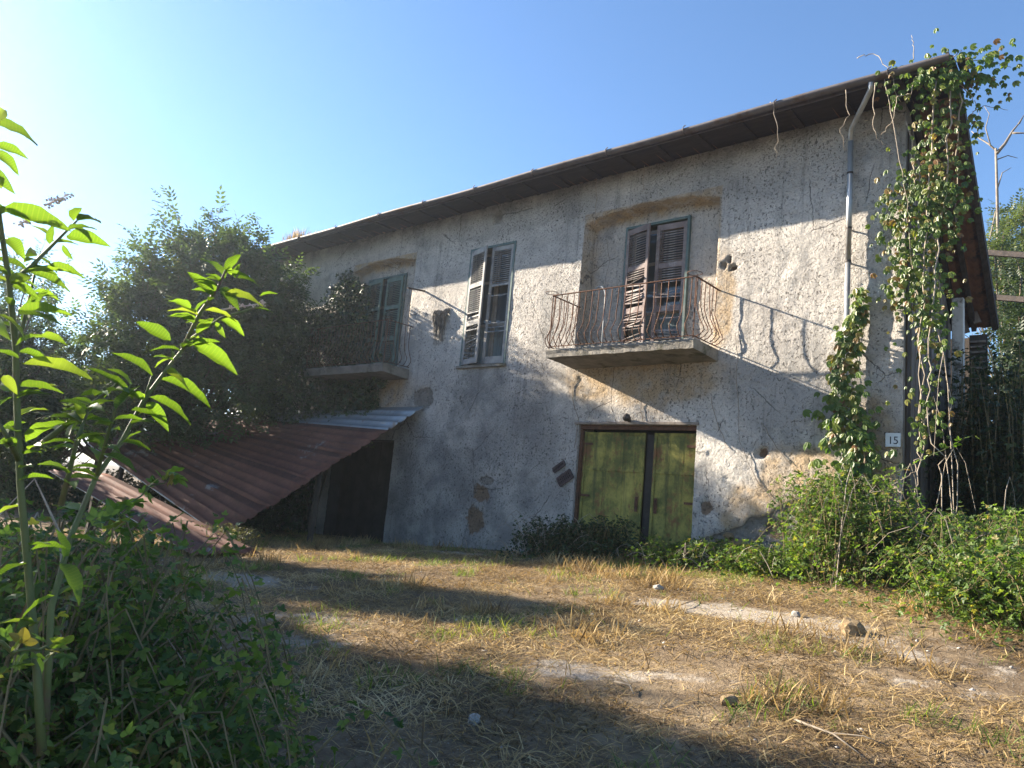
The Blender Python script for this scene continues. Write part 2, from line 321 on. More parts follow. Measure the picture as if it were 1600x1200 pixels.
# ------------------------------------------------------------------ setting: ground
def ground():
    def lines(a, b, step, far): 
        c = np.arange(a, b + step / 2, step); o = np.array([1, 2.5, 5, 9, 15, 30, 60, 120, 250.]); o = o[o < far]
        return np.r_[(a - o)[::-1], c, b + o]
    xs = lines(-18, 4, .07, 600); ys = lines(-11, 1.0, .07, 600)
    X, Y = np.meshgrid(xs, ys, indexing='ij'); Z = gz(X, Y)
    near = sstep(-19, -17, X) * sstep(6, 3, X) * sstep(-13, -10.5, Y) * sstep(3, 1, Y)
    Z = Z + near * (.030 * (fbm(X * 3, Y * 3, 11) - .5) + .022 * (fbm(X * 9, Y * 9, 12, 3) - .5))
    pale = np.zeros_like(X)
    for cx, cy, rx, ry, a, w in ((-8.5, -6.2, .95, .42, .2, 1), (-9.8, -1.25, 1.3, .30, 0, 1), (-12.6, -1.6, .9, .35, .1, .9), (-3.2, -3.75, 1.55, .38, -.02, 1), (-1.7, -4.3, .9, .35, -.3, .8),
                                 (-2.95, -6.35, .75, .25, .4, .85), (-6.1, -6.9, .9, .4, .5, .8), (-5.2, -7.4, .6, .4, .2, .7), (-4.3, -3.9, .8, .2, .1, .6), (-1.2, -5.2, .5, .3, 0, .6), (-14.5, -5.0, 1.0, .35, .2, .9), (-4.7, -8.8, .5, .3, .3, .75)):
        dx = X - cx; dy = Y - cy; u = dx * math.cos(a) + dy * math.sin(a); v = -dx * math.sin(a) + dy * math.cos(a)
        q = np.sqrt((u / rx) ** 2 + (v / ry) ** 2) + 1.5 * (fbm(X * 2.2, Y * 2.2, 21) - .5)
        pale = np.maximum(pale, w * sstep(1.5, .35, q))
    ground.lut = (xs, ys, pale, Z)
    nx, ny = len(xs), len(ys); I = np.arange(nx * ny).reshape(nx, ny)
    Fq = np.stack([I[:-1, :-1], I[1:, :-1], I[1:, 1:], I[:-1, 1:]], -1).reshape(-1, 4)
    o = fmesh('ground', np.stack([X, Y, Z], -1).reshape(-1, 3), Fq, M['ground'], None, True, {'pale': pale.ravel()})
    tag(o, 'dry sloping yard of earth and gravel in front of the house', None, None, 'structure')
ground()
def glut(x, y, what=2):
    xs, ys = ground.lut[:2]; i = np.clip(np.searchsorted(xs, x) - 1, 0, len(xs) - 2); j = np.clip(np.searchsorted(ys, y) - 1, 0, len(ys) - 2)
    return ground.lut[what][i, j]

# ------------------------------------------------------------------ house
HX0, HX1, ZT = -21.0, -2.57, 6.33
house = thing('old_house', 'abandoned two-storey house with pitted beige plaster, two balconies and green door', 'house', (-9, 0, -1.1))
N1 = (-8.30, -5.46, 2.70, 5.43, .30); N2 = (-15.70, -13.28, 2.70, 5.43, .26)
H_D1 = (-7.49, -6.14, 2.70, 5.31); H_D2 = (-15.30, -13.82, 2.70, 5.24); H_W = (-11.40, -10.07, 2.71, 5.39)
H_G = (-8.07, -5.67, -1.6, 1.45); H_S = (-15.6, -13.3, -1.9, 1.05); VENT = (-10.80, -10.55, 5.88, 6.12, .14)
def front_wall():
    st = .04
    ex = [HX0, HX1]; ez = [-1.95, ZT]
    for a in (N1, N2, VENT): ex += [a[0], a[0] + .016, a[1] - .016, a[1]]; ez += [a[2]]
    ez += [VENT[2] + .016, VENT[3], VENT[3] - .016]
    for a in (H_D1, H_D2, H_W, H_G, H_S): ex += [a[0], a[1]]; ez += [a[2], a[3]]
    def lines(a, b, must):
        g = np.arange(a, b, st); must = np.unique(np.round(must, 4))
        g = g[np.abs(g[:, None] - must[None]).min(1) > st * .45]
        return np.unique(np.r_[g, must])
    xs = lines(HX0, HX1, ex); zs = lines(-1.95, ZT, ez)
    X, Z = np.meshgrid(xs, zs, indexing='ij'); Zg = Z.copy()
    dep = np.zeros_like(X); och = np.zeros_like(X)
    for (x0, x1, z0, z1, d) in (N1, N2):
        xc = (x0 + x1) / 2; hw = (x1 - x0) / 2
        for i, x in enumerate(xs):
            if not (x0 - 1e-6 <= x <= x1 + 1e-6): continue
            za = z1 + .17 * (1 - ((x - xc) / hw) ** 2) + .012 * math.sin(x * 7)
            j = int(np.argmin(np.abs(zs - za))); Zg[i, j] = za; Zg[i, j - 1] = za - .018
            if x0 + .01 < x < x1 - .01:
                k0 = int(np.searchsorted(zs, z0 + .001)) - 1; dep[i, k0:j] = d
            och[i, int(np.searchsorted(zs, z0)):j + 1] = .22
        e = sstep(.45, .0, np.abs(X - x0)) + sstep(.35, .0, np.abs(X - x1))
        inn = (X > x0 - .02) & (X < x1 + .02) & (Z > z0) & (Z < z1 + .2)
        och = np.maximum(och, inn * .6 * np.clip(e, 0, 1)); och = np.maximum(och, inn * sstep(5.25, 5.5, Z) * .9)
    x0, x1, z0, z1, d = VENT
    dep[(X > x0 + .01) & (X < x1 - .01) & (Z > z0 + .01) & (Z < z1 - .01)] = d
    blob = lambda cx, cz, rx, rz, s=31, am=.9, a0=1.15, a1=.75: sstep(a0, a1, np.sqrt(((X - cx) / rx) ** 2 + ((Z - cz) / rz) ** 2) + am * (fbm(X * 2.3, Z * 2.3, s) - .5))
    for a in ((-3.9, .55, .9, .6), (-6.9, 2.25, 1.5, .5), (-2.95, 1.0, .5, .9), (-4.6, .15, .6, .4), (-5.35, 3.6, .25, .8), (-14.3, 2.2, 1.2, .4)): och = np.maximum(och, .8 * blob(*a))
    stain = np.zeros_like(X)
    for a, w in (((-11.5, -.6, 2.6, 1.9), .85), ((-10.7, 2.2, .9, .75), .8), ((-9.6, .6, 1.6, 1.6), .55), ((-4.2, 2.0, 1.0, .8), .35), ((-8.9, 2.9, .5, 1.5), .4), ((-12.7, -.3, .9, 1.6), .9), ((-4.5, 5.8, 2.5, .5), .4), ((-10.5, 5.9, 3, .35), .4)): stain = np.maximum(stain, w * blob(*a, 33))
    stain = np.maximum(stain, .8 * sstep(.6, 0, Z - gz(X, 0 * X)) * (X < -8))
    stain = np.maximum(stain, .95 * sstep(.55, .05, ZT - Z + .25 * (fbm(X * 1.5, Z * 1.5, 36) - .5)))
    # plaster lost at the foot of the wall, with a ragged upper edge
    edge = np.interp(X, [-5.7, -5.2, -4.75, -4.2, -3.6, -3.2, -2.57], [-.45, -.22, -.02, .22, .42, .55, .3]) + .25 * (fbm(X * 3, Z * 3, 41) - .5)
    bare = ((X > -5.67) * sstep(.03, -.03, Z - edge))
    stone = np.zeros_like(X)
    for a in ((-5.0, -.52, .42, .28), (-4.35, -.1, .2, .16), (-10.42, .02, .30, .22), (-10.50, -.55, .30, .38), (-5.45, .12, .12, .14)): stone = np.maximum(stone, blob(*a, 43, 1.5, 1.6, .2))
    crk = blob(-12.42, 2.05, .36, .26, 47, 1.6, 1.6, .2)
    bare = np.maximum(bare, crk); bare = np.maximum(bare, .8 * blob(-10.3, .28, .2, .09, 48, .8))
    dep_s = .035 * bare + .05 * stone
    pits = np.zeros_like(X); g = np.random.default_rng(5)
    for k in range(60):
        cx = g.uniform(-5.6, -3.4); cz = g.uniform(-.3, 1.2); r = g.uniform(.004, .02)
        pits = np.maximum(pits, .022 * sstep(r + .03, r * .3, np.hypot(X - cx, (Z - cz) * .8)))
    for k in range(110):
        cx = g.uniform(-13, -2.7); cz = g.uniform(-1, 6); r = g.uniform(.01, .03)
        pits = np.maximum(pits, .02 * sstep(r + .03, r * .3, np.hypot(X - cx, Z - cz)))
    hw_ = .12 * (fbm(X * 9, Z * 9, 77) - .5); hole = np.maximum(sstep(.10, .03, np.hypot((X + 5.24) * 1.5, (Z - 4.25) * .9) + hw_), sstep(.07, .02, np.hypot(X + 5.17, (Z - 4.12)) + hw_)); hole = np.maximum(hole, sstep(.07, .02, np.hypot(X + 5.33, (Z - 4.18)) + hw_))
    hole = np.maximum(hole, .8 * sstep(.10, .03, np.hypot(X + 4.55, Z - 1.02) + hw_))
    rough = .03 * (fbm(X * .9, Z * .9, 51) - .5) + .018 * (fbm(X * 4.5, Z * 4.5, 52) - .5) + .010 * (vnoise(X * 17, Z * 17, 53) - .5)
    rough = rough * (1 + 2.2 * bare)
    Yd = dep + dep_s + pits + .13 * hole + rough
    stone = np.maximum(stone, .9 * hole)
    kp = np.ones((len(xs) - 1, len(zs) - 1), bool); xm = (xs[:-1] + xs[1:]) / 2; zm = (zs[:-1] + zs[1:]) / 2
    for a in (H_D1, H_D2, H_W, H_G, H_S): kp &= ~((xm[:, None] > a[0]) & (xm[:, None] < a[1]) & (zm[None] > a[2]) & (zm[None] < a[3]))
    nx, nz = len(xs), len(zs); I = np.arange(nx * nz).reshape(nx, nz)
    Fq = np.stack([I[:-1, :-1], I[1:, :-1], I[1:, 1:], I[:-1, 1:]], -1)[kp].reshape(-1, 4)
    V = np.stack([X, Yd, Zg], -1).reshape(-1, 3)
    used = np.zeros(nx * nz, bool); used[Fq.ravel()] = True; mp = np.cumsum(used) - 1
    sel = lambda a: a.ravel()[used]
    return fmesh('front_wall', V[used], mp[Fq], M['plaster'], None, True, {'ochre': sel(och), 'stain': sel(stain), 'bare': sel(bare), 'stone': sel(stone)})
keep(front_wall(), house)
def wallbox(name, mat, *b): return keep(MB().box(*b).build(name, mat), house)
# reveals of the openings (left, right, top), their back edges in the room
def reveal(h, y0, y1, mat, sill=True, name='reveal'):
    m = MB(); x0, x1, z0, z1 = h; w = .05
    m.box(x0 - w, x0 + .002, y0, y1, z0, z1 + w); m.box(x1 - .002, x1 + w, y0, y1, z0, z1 + w); m.box(x0, x1, y0, y1, z1 - .002, z1 + w)
    if sill: m.box(x0 - w, x1 + w, y0, y1, z0 - .06, z0)
    return keep(m.build(name, mat), house)
reveal(H_D1, .31, .62, M['plaster']); reveal(H_D2, .27, .6, M['plaster']); reveal(H_W, .02, .4, M['plaster'])
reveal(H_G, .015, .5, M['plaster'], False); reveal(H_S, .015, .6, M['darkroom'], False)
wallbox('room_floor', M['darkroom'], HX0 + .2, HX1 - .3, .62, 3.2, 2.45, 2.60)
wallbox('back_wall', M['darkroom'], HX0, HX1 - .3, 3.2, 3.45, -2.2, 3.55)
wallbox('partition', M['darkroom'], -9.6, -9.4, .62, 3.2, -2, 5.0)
# gable wall on the right: timber and plaster, seen at a grazing angle; left gable
def gable(x0, x1, mat, name):
    prof = [(.03, -2.2), (.03, 6.28), (.25, 6.28), (3.2, 3.78), (3.2, -2.2)]
    v = [(x, y, z) for x in (x0, x1) for y, z in prof]; n = 5
    f = [tuple(range(n)), tuple(range(n, 2 * n))[::-1]] + [(i, i + n, (i + 1) % n + n, (i + 1) % n) for i in range(n)]
    return keep(MB().add(v, f).build(name, mat), house)
gable(HX1 - .3, HX1 - .004, M['concrete'], 'gable_wall'); gable(HX0, HX0 + .3, M['concrete'], 'gable_wall')
# weathered boards over the gable
for k in range(14):
    y = .12 + k * .215; zt = min(6.2, 6.2 - max(0, (y + .2 - .25)) * .847) - .12
    keep(MB().box(HX1, HX1 + .022 + .006 * (k % 3), y, y + .20, -.9 + .1 * random.random(), zt).build('gable_board', M['timber'] if k % 3 else M['darkwood']), house)

# roof: boarded eave at the front, tiled slope falling to the back
RX0, RX1, EY = -21.6, -1.9, -.74
soffit = MB()
soffit.box(RX0, RX1, EY, .25, 6.36, 6.39)
roof = keep(soffit.build('roof', M['wood_brown']), house)
for k in range(26):                                        # rafter ends under the boards
    x = -21.3 + k * .78
    keep(MB().box(x, x + .09, EY + .10, .03, 6.315, 6.358).build('rafter', M['wood_brown']), house)
keep(MB().box(RX0, RX1, EY - .03, EY - .002, 6.27, 6.42).build('fascia', M['gutter']), house)
SL = math.atan2(2.5, 2.95)
def slope_pt(x, s, n=0): return (x, .22 + s * math.cos(SL) + n * math.sin(SL), 6.44 - s * math.sin(SL) + n * math.cos(SL))
dk = MB(); v = [slope_pt(x, s, n) for x in (RX0, HX1 + .1) for s in (0, 4.3) for n in (-.05, 0)]
dk.add(v, [(0, 1, 3, 2), (4, 6, 7, 5), (0, 4, 5, 1), (2, 3, 7, 6), (0, 2, 6, 4), (1, 5, 7, 3)])
keep(dk.build('roof_deck', M['wood_brown']), house)
m = MB()
for sx in (HX1 + .02, (HX1 + RX1) / 2 - .05, RX1 - .08):
    m.bar(slope_pt(sx + .04, 0, -.06), slope_pt(sx + .04, 4.3, -.06), .07, .10)
keep(m.build('verge_rafter', M['darkwood']), house)
# tiles of the overhanging slope, one by one (their undersides show from the yard)
tm = MB(); prof = [(-.16, .0), (-.11, .035), (-.03, .01), (.05, .01), (.12, .05), (.17, .02)]
vv = [(x, s * .40, z + (0.0 if s else .03)) for s in (0, 1) for x, z in prof] + [(x, s * .40, z + (0.0 if s else .03) - .018) for s in (0, 1) for x, z in prof]
ff = []
for i in range(5): ff += [(i, i + 1, i + 7, i + 6), (i + 12, i + 18, i + 19, i + 13)]
ff += [(i, i + 12, i + 13, i + 1) for i in range(5)] + [(i + 6, i + 7, i + 19, i + 18) for i in range(5)]
tm.add(vv, ff); tile0 = tm.build('tile', M['tile']); tile_me = tile0.data; bpy.data.objects.remove(tile0)
for r_ in range(12):
    for cx in (-2.42, -2.09):
        p = slope_pt(cx + .01 * random.uniform(-1, 1), r_ * .355, .0)
        Mx = Matrix.Translation(p) @ Matrix.Rotation(-SL, 4, 'X') @ Matrix.Rotation(random.uniform(-.03, .03), 4, 'Z')
        keep(inst(tile_me, 'tile', None, Mx), house)
for k in range(58):                                        # capping tiles along the front edge
    x = RX0 + .1 + k * .342
    if x > RX1 - .1: break
    keep(inst(tile_me, 'ridge_tile', None, Matrix.Translation((x, EY + .02, 6.365 + random.uniform(-.004, .006))) @ Matrix.Scale(2.2, 4, (0, 1, 0))), house)
keep(MB().bar((RX1 + .0, EY, 6.42), (RX1, .2, 6.42), .03, .12).bar((RX1, .2, 6.42), slope_pt(RX1, 4.3, -.02), .03, .14).build('verge_board', M['darkwood']), house)
# gutter: open half-round along the eave, with iron brackets
gm = MB(); n = 9; gy, gzz, gr = EY - .115, 6.345, .075
pts = [(gy - math.cos(a) * gr, gzz - math.sin(a) * gr) for a in [math.pi * k / (n - 1) for k in range(n)]]
gx = np.linspace(RX0, RX1 + .05, 36)
v = []; 
for x in gx:
    sag = .012 * math.sin(x * 1.3) - .02 * max(0, (-14 - x) / 6)
    v += [(x, y, z + sag) for y, z in pts] + [(x, gy - math.cos(a) * (gr - .006), gzz - math.sin(a) * (gr - .006) + sag) for a in [math.pi * k / (n - 1) for k in range(n)]]
f = []
for i in range(len(gx) - 1):
    a = i * 2 * n; b = a + 2 * n
    for k in range(n - 1): f += [(a + k, b + k, b + k + 1, a + k + 1), (a + n + k, a + n + k + 1, b + n + k + 1, b + n + k)]
    f += [(a, a + n, b + n, b), (a + n - 1, b + n - 1, b + 2 * n - 1, a + 2 * n - 1)]
gutter = keep(gm.add(v, f).build('gutter', M['gutter'], None, True), house)
for x in (-20.2, -18.7, -17.1, -15.44, -13.75, -12.18, -10.59, -9.01, -7.28, -5.74, -4.2, -2.6):
    m = MB().tube([(x, gy - math.cos(a) * (gr + .008), gzz - math.sin(a) * (gr + .008)) for a in [math.pi * k / 8 for k in range(9)]] + [(x, EY - .02, 6.42)], .009, 5)
    m.bar((x, gy - gr - .01, gzz), (x + .05, gy - gr - .012, gzz + .03), .012)
    o = m.build('bracket', M['iron_dark']); keep(o, house)
# downpipe
dp = MB(); px = -3.31
xt = float(at(1361, 140, gy)[0])
dp.tube([(xt, gy, 6.28), (xt - .01, gy + .04, 6.20), (-3.27, -.19, 6.01), (px, -.115, 5.94), (px, -.105, 5.80)], .04, 12)
dp.tube([(px, -.105, 5.84), (px, -.105, 3.9)], .042, 12); dp.tube([(px, -.105, 3.92), (px + .01, -.105, -.55)], .039, 12)
dpo = keep(dp.build('downpipe', M['pipe'], None, True), house)
for z in (5.3, 4.42, 3.9, 2.6, 1.0):
    keep(MB().tube([(px, -.105, z), (px, -.105, z + .03)], .047, 12).bar((px, -.06, z + .015), (px, .03, z + .015), .02).build('pipe_clamp', M['iron_dark']), house)

# ---- shutters and doors
def shutter(w, h, mat, slats, rails, loc, rz, th=.035, tilt=0.0, missing=(), droop=(), sm=None, pitch=.047):
    """a louvred leaf hinged at its local x=0; slats are sub-parts"""
    m = MB(); sw = .07
    m.box(0, sw, 0, th, 0, h); m.box(w - sw, w, 0, th, 0, h)
    for a, b in rails: m.box(sw + .001, w - sw - .001, .003, th - .003, a * h, b * h)
    o = m.build('shutter', mat, None, False, .004); o.location = loc; o.rotation_euler = (0, tilt, rz)
    sl = MB().box(-(w - 2 * sw) / 2, (w - 2 * sw) / 2, -.024, .024, -.0045, .0045)
    s0 = sl.build('slat', sm or mat); me = s0.data; bpy.data.objects.remove(s0)
    rr = sorted(rails); g = random.Random(int(abs(loc[0]) * 100)); k = 0
    for (a0, b0), (a1, b1) in zip(rr[:-1], rr[1:]):
        z = b0 * h + pitch * .6
        while z < a1 * h - pitch * .3:
            fr = z / h; skip = any(p <= fr <= q for p, q in missing)
            dr = any(p <= fr <= q for p, q in droop)
            if not (skip and g.random() < .85):
                ry = g.uniform(-.16, .16) if dr else g.uniform(-.008, .008)
                q = inst(me, 'slat', o, Matrix.Translation((w / 2, th / 2 + (g.uniform(-.03, .01) if dr else 0), z)) @ Matrix.Rotation(R(38) + (g.uniform(-.6, .5) if dr else g.uniform(-.05, .05)), 4, 'X') @ Matrix.Rotation(ry, 4, 'Y'))
            z += pitch
    keep(o, house); return o
FULLR = [(0, .045), (.33, .375), (.66, .70), (.955, 1)]
def frame(h, y, mat, w=.05, d=.07, name='door_frame', bottom=False):
    m = MB(); x0, x1, z0, z1 = h
    m.box(x0, x0 + w, y, y + d, z0, z1); m.box(x1 - w, x1, y, y + d, z0, z1); m.box(x0 + w, x1 - w, y + .002, y + d, z1 - w, z1 - .001)
    if bottom: m.box(x0 + w, x1 - w, y + .002, y + d, z0 + .001, z0 + w)
    return keep(m.build(name, mat, None, False, .004), house)
def casement(h, y, zsplit, open_=0):
    """two glazed leaves; boards below zsplit"""
    x0, x1, z0, z1 = h; xm = (x0 + x1) / 2
    for a, b in ((x0 + .055, xm - .004), (xm + .004, x1 - .055)):
        m = MB(); w = .06
        m.box(a, a + w, y, y + .04, z0 + .02, z1 - .06); m.box(b - w, b, y, y + .04, z0 + .02, z1 - .06)
        zz = [z0 + .02, zsplit, (zsplit + z1 - .1) / 2 + .15, z1 - .13]
        for z in zz: m.box(a + w, b - w, y + .002, y + .038, z, z + .065)
        o = keep(m.build('casement', M['inner_wood'], None, False, .003), house)
        for p, q in zip(zz[1:-1], zz[2:]):
            keep(MB().box(a + w - .005, b - w + .005, y + .016, y + .022, p + .06, q + .005).build('pane', M['glass']), house)
        nb = 4; bw = (b - a - 2 * w) / nb
        for k in range(nb):
            keep(MB().box(a + w + k * bw + .003, a + w + (k + 1) * bw - .003, y + .010, y + .028, z0 + .085, zsplit).build('board', M['blueboard']), house)
# right balcony door
frame(H_D1, .24, M['teal']); casement((-7.45, -6.18, 2.72, 5.28), .40, 3.55)
shutter(.61, 2.50, M['shutter_brown'], 0, FULLR, (-7.435, .235, 2.73), R(-16), tilt=R(-.6), missing=((.50, .53), (.36, .40), (.25, .28), (.12, .2)), droop=((.05, .60),))
shutter(.61, 2.50, M['shutter_brown'], 0, FULLR, (-6.81, .25, 2.73), R(2), missing=((.49, .55), (.38, .44), (.20, .33), (.05, .12)), droop=((.42, .50), (.14, .2)))
# left balcony door
frame(H_D2, .21, M['teal']); casement((-15.28, -13.85, 2.72, 5.22), .38, 3.5)
shutter(.66, 2.44, M['shutter_green'], 0, FULLR, (-14.53, .20, 2.73), R(-3))
shutter(.66, 2.44, M['shutter_green'], 0, FULLR, (-15.24, .20, 2.73), R(-9), missing=((.3, .4),))
# middle window
frame(H_W, -.02, M['teal'], name='window_frame', bottom=False); casement((-11.40, -10.07, 2.72, 5.38), .22, 3.62)
wallbox('window_sill', M['concrete'], H_W[0] - .06, H_W[1] + .04, -.06, .2, 2.66, 2.712)
shutter(.62, 2.60, M['shutter_grey'], 0, FULLR, (-11.345, -.025, 2.735), R(-15), tilt=R(-.4), missing=((.24, .28), (.17, .20), (.10, .12), (.42, .44)), droop=((.05, .45),))
shutter(.62, 2.60, M['shutter_grey'], 0, [(0, .06), (.655, .675), (.965, 1)], (-10.745, -.01, 2.735), R(1), missing=((.06, .655),))
# green garage door: two sheet-metal leaves
def gleaf(x0, x1, y, rz, hinge):
    m = MB(); w = x1 - x0; z0, z1 = -1.0, 1.33
    m.box(0, w, 0, .02, z0, z1)
    for a, b in ((0, .05), (w - .05, w)): m.box(a, b, -.022, -.0005, z0, z1)
    for z in (z0 + .01, .62, z1 - .05): m.box(.052, w - .052, -.014, -.0008, z, z + .045)
    o = m.build('door_leaf', M['greendoor'], None, False, .004); o.location = (x0, y, 0); o.rotation_euler = (0, 0, rz); keep(o, house)
    hx = .0 if hinge == 0 else w
    for z in (-.7, .1, 1.05): MB().tube([(hx, -.03, z), (hx, -.03, z + .11)], .014, 8).box(min(hx, hx + .2 - .4 * (hinge > 0)), max(hx, hx + .2 - .4 * (hinge > 0)), -.028, -.023, z + .035, z + .075).build('hinge', M['rust'], o)
    lx = w - .1 if hinge == 0 else .1
    MB().tube([(lx, -.024, .02), (lx, -.065, .03), (lx, -.065, .15), (lx, -.024, .16)], .009, 6).box(lx - .03, lx + .03, -.026, -.0225, -.06, .2).build('handle', M['rust'], o)
    for sx in (w * .36, w * .68): MB().box(sx - .004, sx + .004, -.006, -.0005, z0, z1).build('seam', M['greendoor'], o)
gleaf(-8.00, -6.72, .13, R(1.5), 0); gleaf(-6.53, -5.69, .15, R(-1), 1)
keep(MB().box(-6.70, -6.55, .19, .21, -1.0, 1.3).build('door_gap_shade', M['darkroom']), house)  # dark strip standing for the shade between the two leaves
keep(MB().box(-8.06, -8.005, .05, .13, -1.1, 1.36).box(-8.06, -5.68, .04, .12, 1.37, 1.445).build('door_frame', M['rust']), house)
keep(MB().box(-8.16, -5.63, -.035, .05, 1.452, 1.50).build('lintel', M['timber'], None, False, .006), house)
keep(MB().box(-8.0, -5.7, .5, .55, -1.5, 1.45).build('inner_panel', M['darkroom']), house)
m = MB(); 
for k in range(5):
    a = k / 4 * math.pi / 2; 
m.tube([(-6.97, .0, 1.50), (-6.97, -.05, 1.55), (-6.97, -.11, 1.57), (-6.97, -.14, 1.53)], [.02, .05, .075, .06], 8)
keep(m.build('porch_lamp', M['iron_dark'], None, True), house)
# timber door under the fallen roof, deep shade put into its near-black colour
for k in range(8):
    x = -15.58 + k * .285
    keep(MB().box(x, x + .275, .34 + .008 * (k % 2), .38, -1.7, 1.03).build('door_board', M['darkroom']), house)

# ---- balconies
def balcony(x0, x1, d, z, th, nf, ns):
    m = MB()
    nx = 26; v = []; g = np.random.default_rng(int(-x0 * 10))
    prof = [(.04, z), (-d, z), (-d - .012, z - .03), (-d + .004, z - th * .6), (-d + .01, z - th), (-d * .5, z - th - .02), (.04, z - th - .05)]
    for x in np.linspace(x0, x1, nx):
        for y, zz in prof: v.append((x, y + g.normal(0, .006), zz + g.normal(0, .005)))
    n = len(prof); f = [(i * n + k, (i + 1) * n + k, (i + 1) * n + (k + 1) % n, i * n + (k + 1) % n) for i in range(nx - 1) for k in range(n)]
    f += [tuple(range(n)), tuple(range((nx - 1) * n, nx * n))[::-1]]
    o = keep(m.add(v, f).build('balcony', M['concrete']), house)
    zt = z + 1.02; yf = -d + .035
    def sub(nm, mb, smooth=True):
        q = mb.build(nm, M['rust'], None, smooth); q.parent = o; q.matrix_parent_inverse = o.matrix_parent_inverse.copy() ; q.matrix_parent_inverse = Matrix.Translation((0, 0, 0)); return q
    sub('handrail', MB().bar((x0 + .03, .02, zt), (x0 + .03, yf, zt), .035, .012).bar((x0 + .03, yf, zt + .002), (x1 - .03, yf, zt + .002), .035, .012).bar((x1 - .03, yf, zt), (x1 - .03, .02, zt), .035, .012), False)
    sub('bottom_rail', MB().bar((x0 + .03, .02, z + .05), (x0 + .03, yf, z + .05), .02, .012).bar((x0 + .03, yf, z + .051), (x1 - .03, yf, z + .051), .02, .012).bar((x1 - .03, yf, z + .05), (x1 - .03, .02, z + .05), .02, .012), False)
    for cx in (x0 + .03, x1 - .03):
        sub('corner_post', MB().bar((cx, yf, z - .02), (cx, yf, zt), .016, .016), False)
        sub('pot_ring', MB().tube([(cx + (.12 * math.cos(a) - .02), yf + .12 * math.sin(a) - .02, zt + .05 ) for a in [2 * math.pi * k / 16 for k in range(17)]], .006, 4, False))
    B = [(0, 0), (0, .30), (.008, .45), (.035, .58), (.085, .70), (.145, .80), (.15, .87), (.09, .945), (.03, .972)]   # belly of a baluster: outward offset, depth below rail
    def bal(px_, py_, ox, oy):
        j = random.uniform(-.012, .012)
        return MB().tube([(px_ + ox * b + j * (k % 3), py_ + oy * b + j * .5, zt - dz) for k, (b, dz) in enumerate(B)], .0085, 5)
    for k in range(nf):
        x = x0 + .03 + (x1 - x0 - .06) * (k + .5) / nf; sub('baluster', bal(x, yf, 0, -1))
    for cx, ox in ((x0 + .03, -1), (x1 - .03, 1)):
        for k in range(ns): sub('baluster', bal(cx, yf + (-.02 - yf) * (k + .5) / ns, ox, 0))
    return o
bal_r = balcony(-8.30, -5.36, .88, 2.72, .155, 21, 6)
bal_l = balcony(-16.15, -13.05, .80, 2.72, .19, 23, 5)
# hoop left standing on the right balcony
hp = MB().tube([(-7.92 + .15 * math.cos(a), .12, 3.93 + .22 * math.sin(a)) for a in [math.pi * k / 12 for k in range(13)]] + [(-8.07, .12, 2.74)], .016, 6)
hp.tube([(-7.77, .12, 3.93), (-7.77, .12, 2.74)], .016, 6)
tag(hp.build('bent_hoop', M['hose'], None, True), 'grey bent hoop standing on the right balcony beside the shutters', 'hoop')

# ---- small fittings
for (cx, cz, w, h, a) in ((-8.28, .44, .34, .17, R(34)), (-8.44, .64, .29, .085, R(34))):
    Mx = Matrix.Translation((cx, -.03, cz)) @ Matrix.Rotation(-a, 4, 'Y')
    m = MB(); m.box(-w / 2, w / 2, .012, .02, -h / 2, h / 2, Mx)
    for s in (-1, 1): m.box(-w / 2, w / 2, -.012, .0115, s * h / 2 - .012, s * h / 2 + .012, Mx); m.box(s * w / 2 - .012, s * w / 2 + .012, -.0115, .011, -h / 2 + .013, h / 2 - .013, Mx)
    nn = max(2, int(h / .045))
    for k in range(nn): m.box(-w / 2 + .014, w / 2 - .014, -.010, .010, -h / 2 + h * (k + .5) / nn - .006, -h / 2 + h * (k + .5) / nn + .006, Mx)
    for k in range(8): x = -w / 2 + w * (k + .5) / 8; m.box(x - .006, x + .006, -.008, .009, -h / 2 + .013, h / 2 - .013, Mx)
    big = h > .15
    tag(m.build('wall_grille', M['grille']), 'larger rusty wall grille hanging askew left of the green door' if big else 'narrow rusty wall grille above the larger one left of the green door', 'grille', 'rusty grilles beside the green door')
tag(MB().bar((-12.83, .05, 4.60), (-12.80, -.55, 4.52), .035, .035).build('iron_bar', M['iron_dark']), 'short iron bar sticking out of the wall between left balcony and middle window', 'bar')
pl = thing('number_plate', 'small pale enamel plate with black house number 15 by the corner', 'sign', (-2.685, -.03, 1.26))
m = MB().box(-.098, .098, -.006, .006, -.098, .098); m.build('plate', M['plate'], pl, False, .006)
def fchar(ch, x):
    cu = bpy.data.curves.new('digit', 'FONT'); cu.body = ch; cu.size = .145; cu.align_x = 'CENTER'; cu.align_y = 'CENTER'; cu.extrude = .0012
    o = bpy.data.objects.new('digit', cu); C.objects.link(o)
    bpy.context.view_layer.update(); dg = bpy.context.evaluated_depsgraph_get()
    me = bpy.data.meshes.new_from_object(o.evaluated_get(dg)); bpy.data.objects.remove(o)
    me.materials.clear(); me.materials.append(M['ink']); q = bpy.data.objects.new('digit', me); C.objects.link(q); q.parent = pl
    q.location = (x, -.0085, -.012); q.rotation_euler = (R(90), 0, 0); q.scale = (1, 1.05, 1)
fchar('1', -.03); fchar('5', .038)
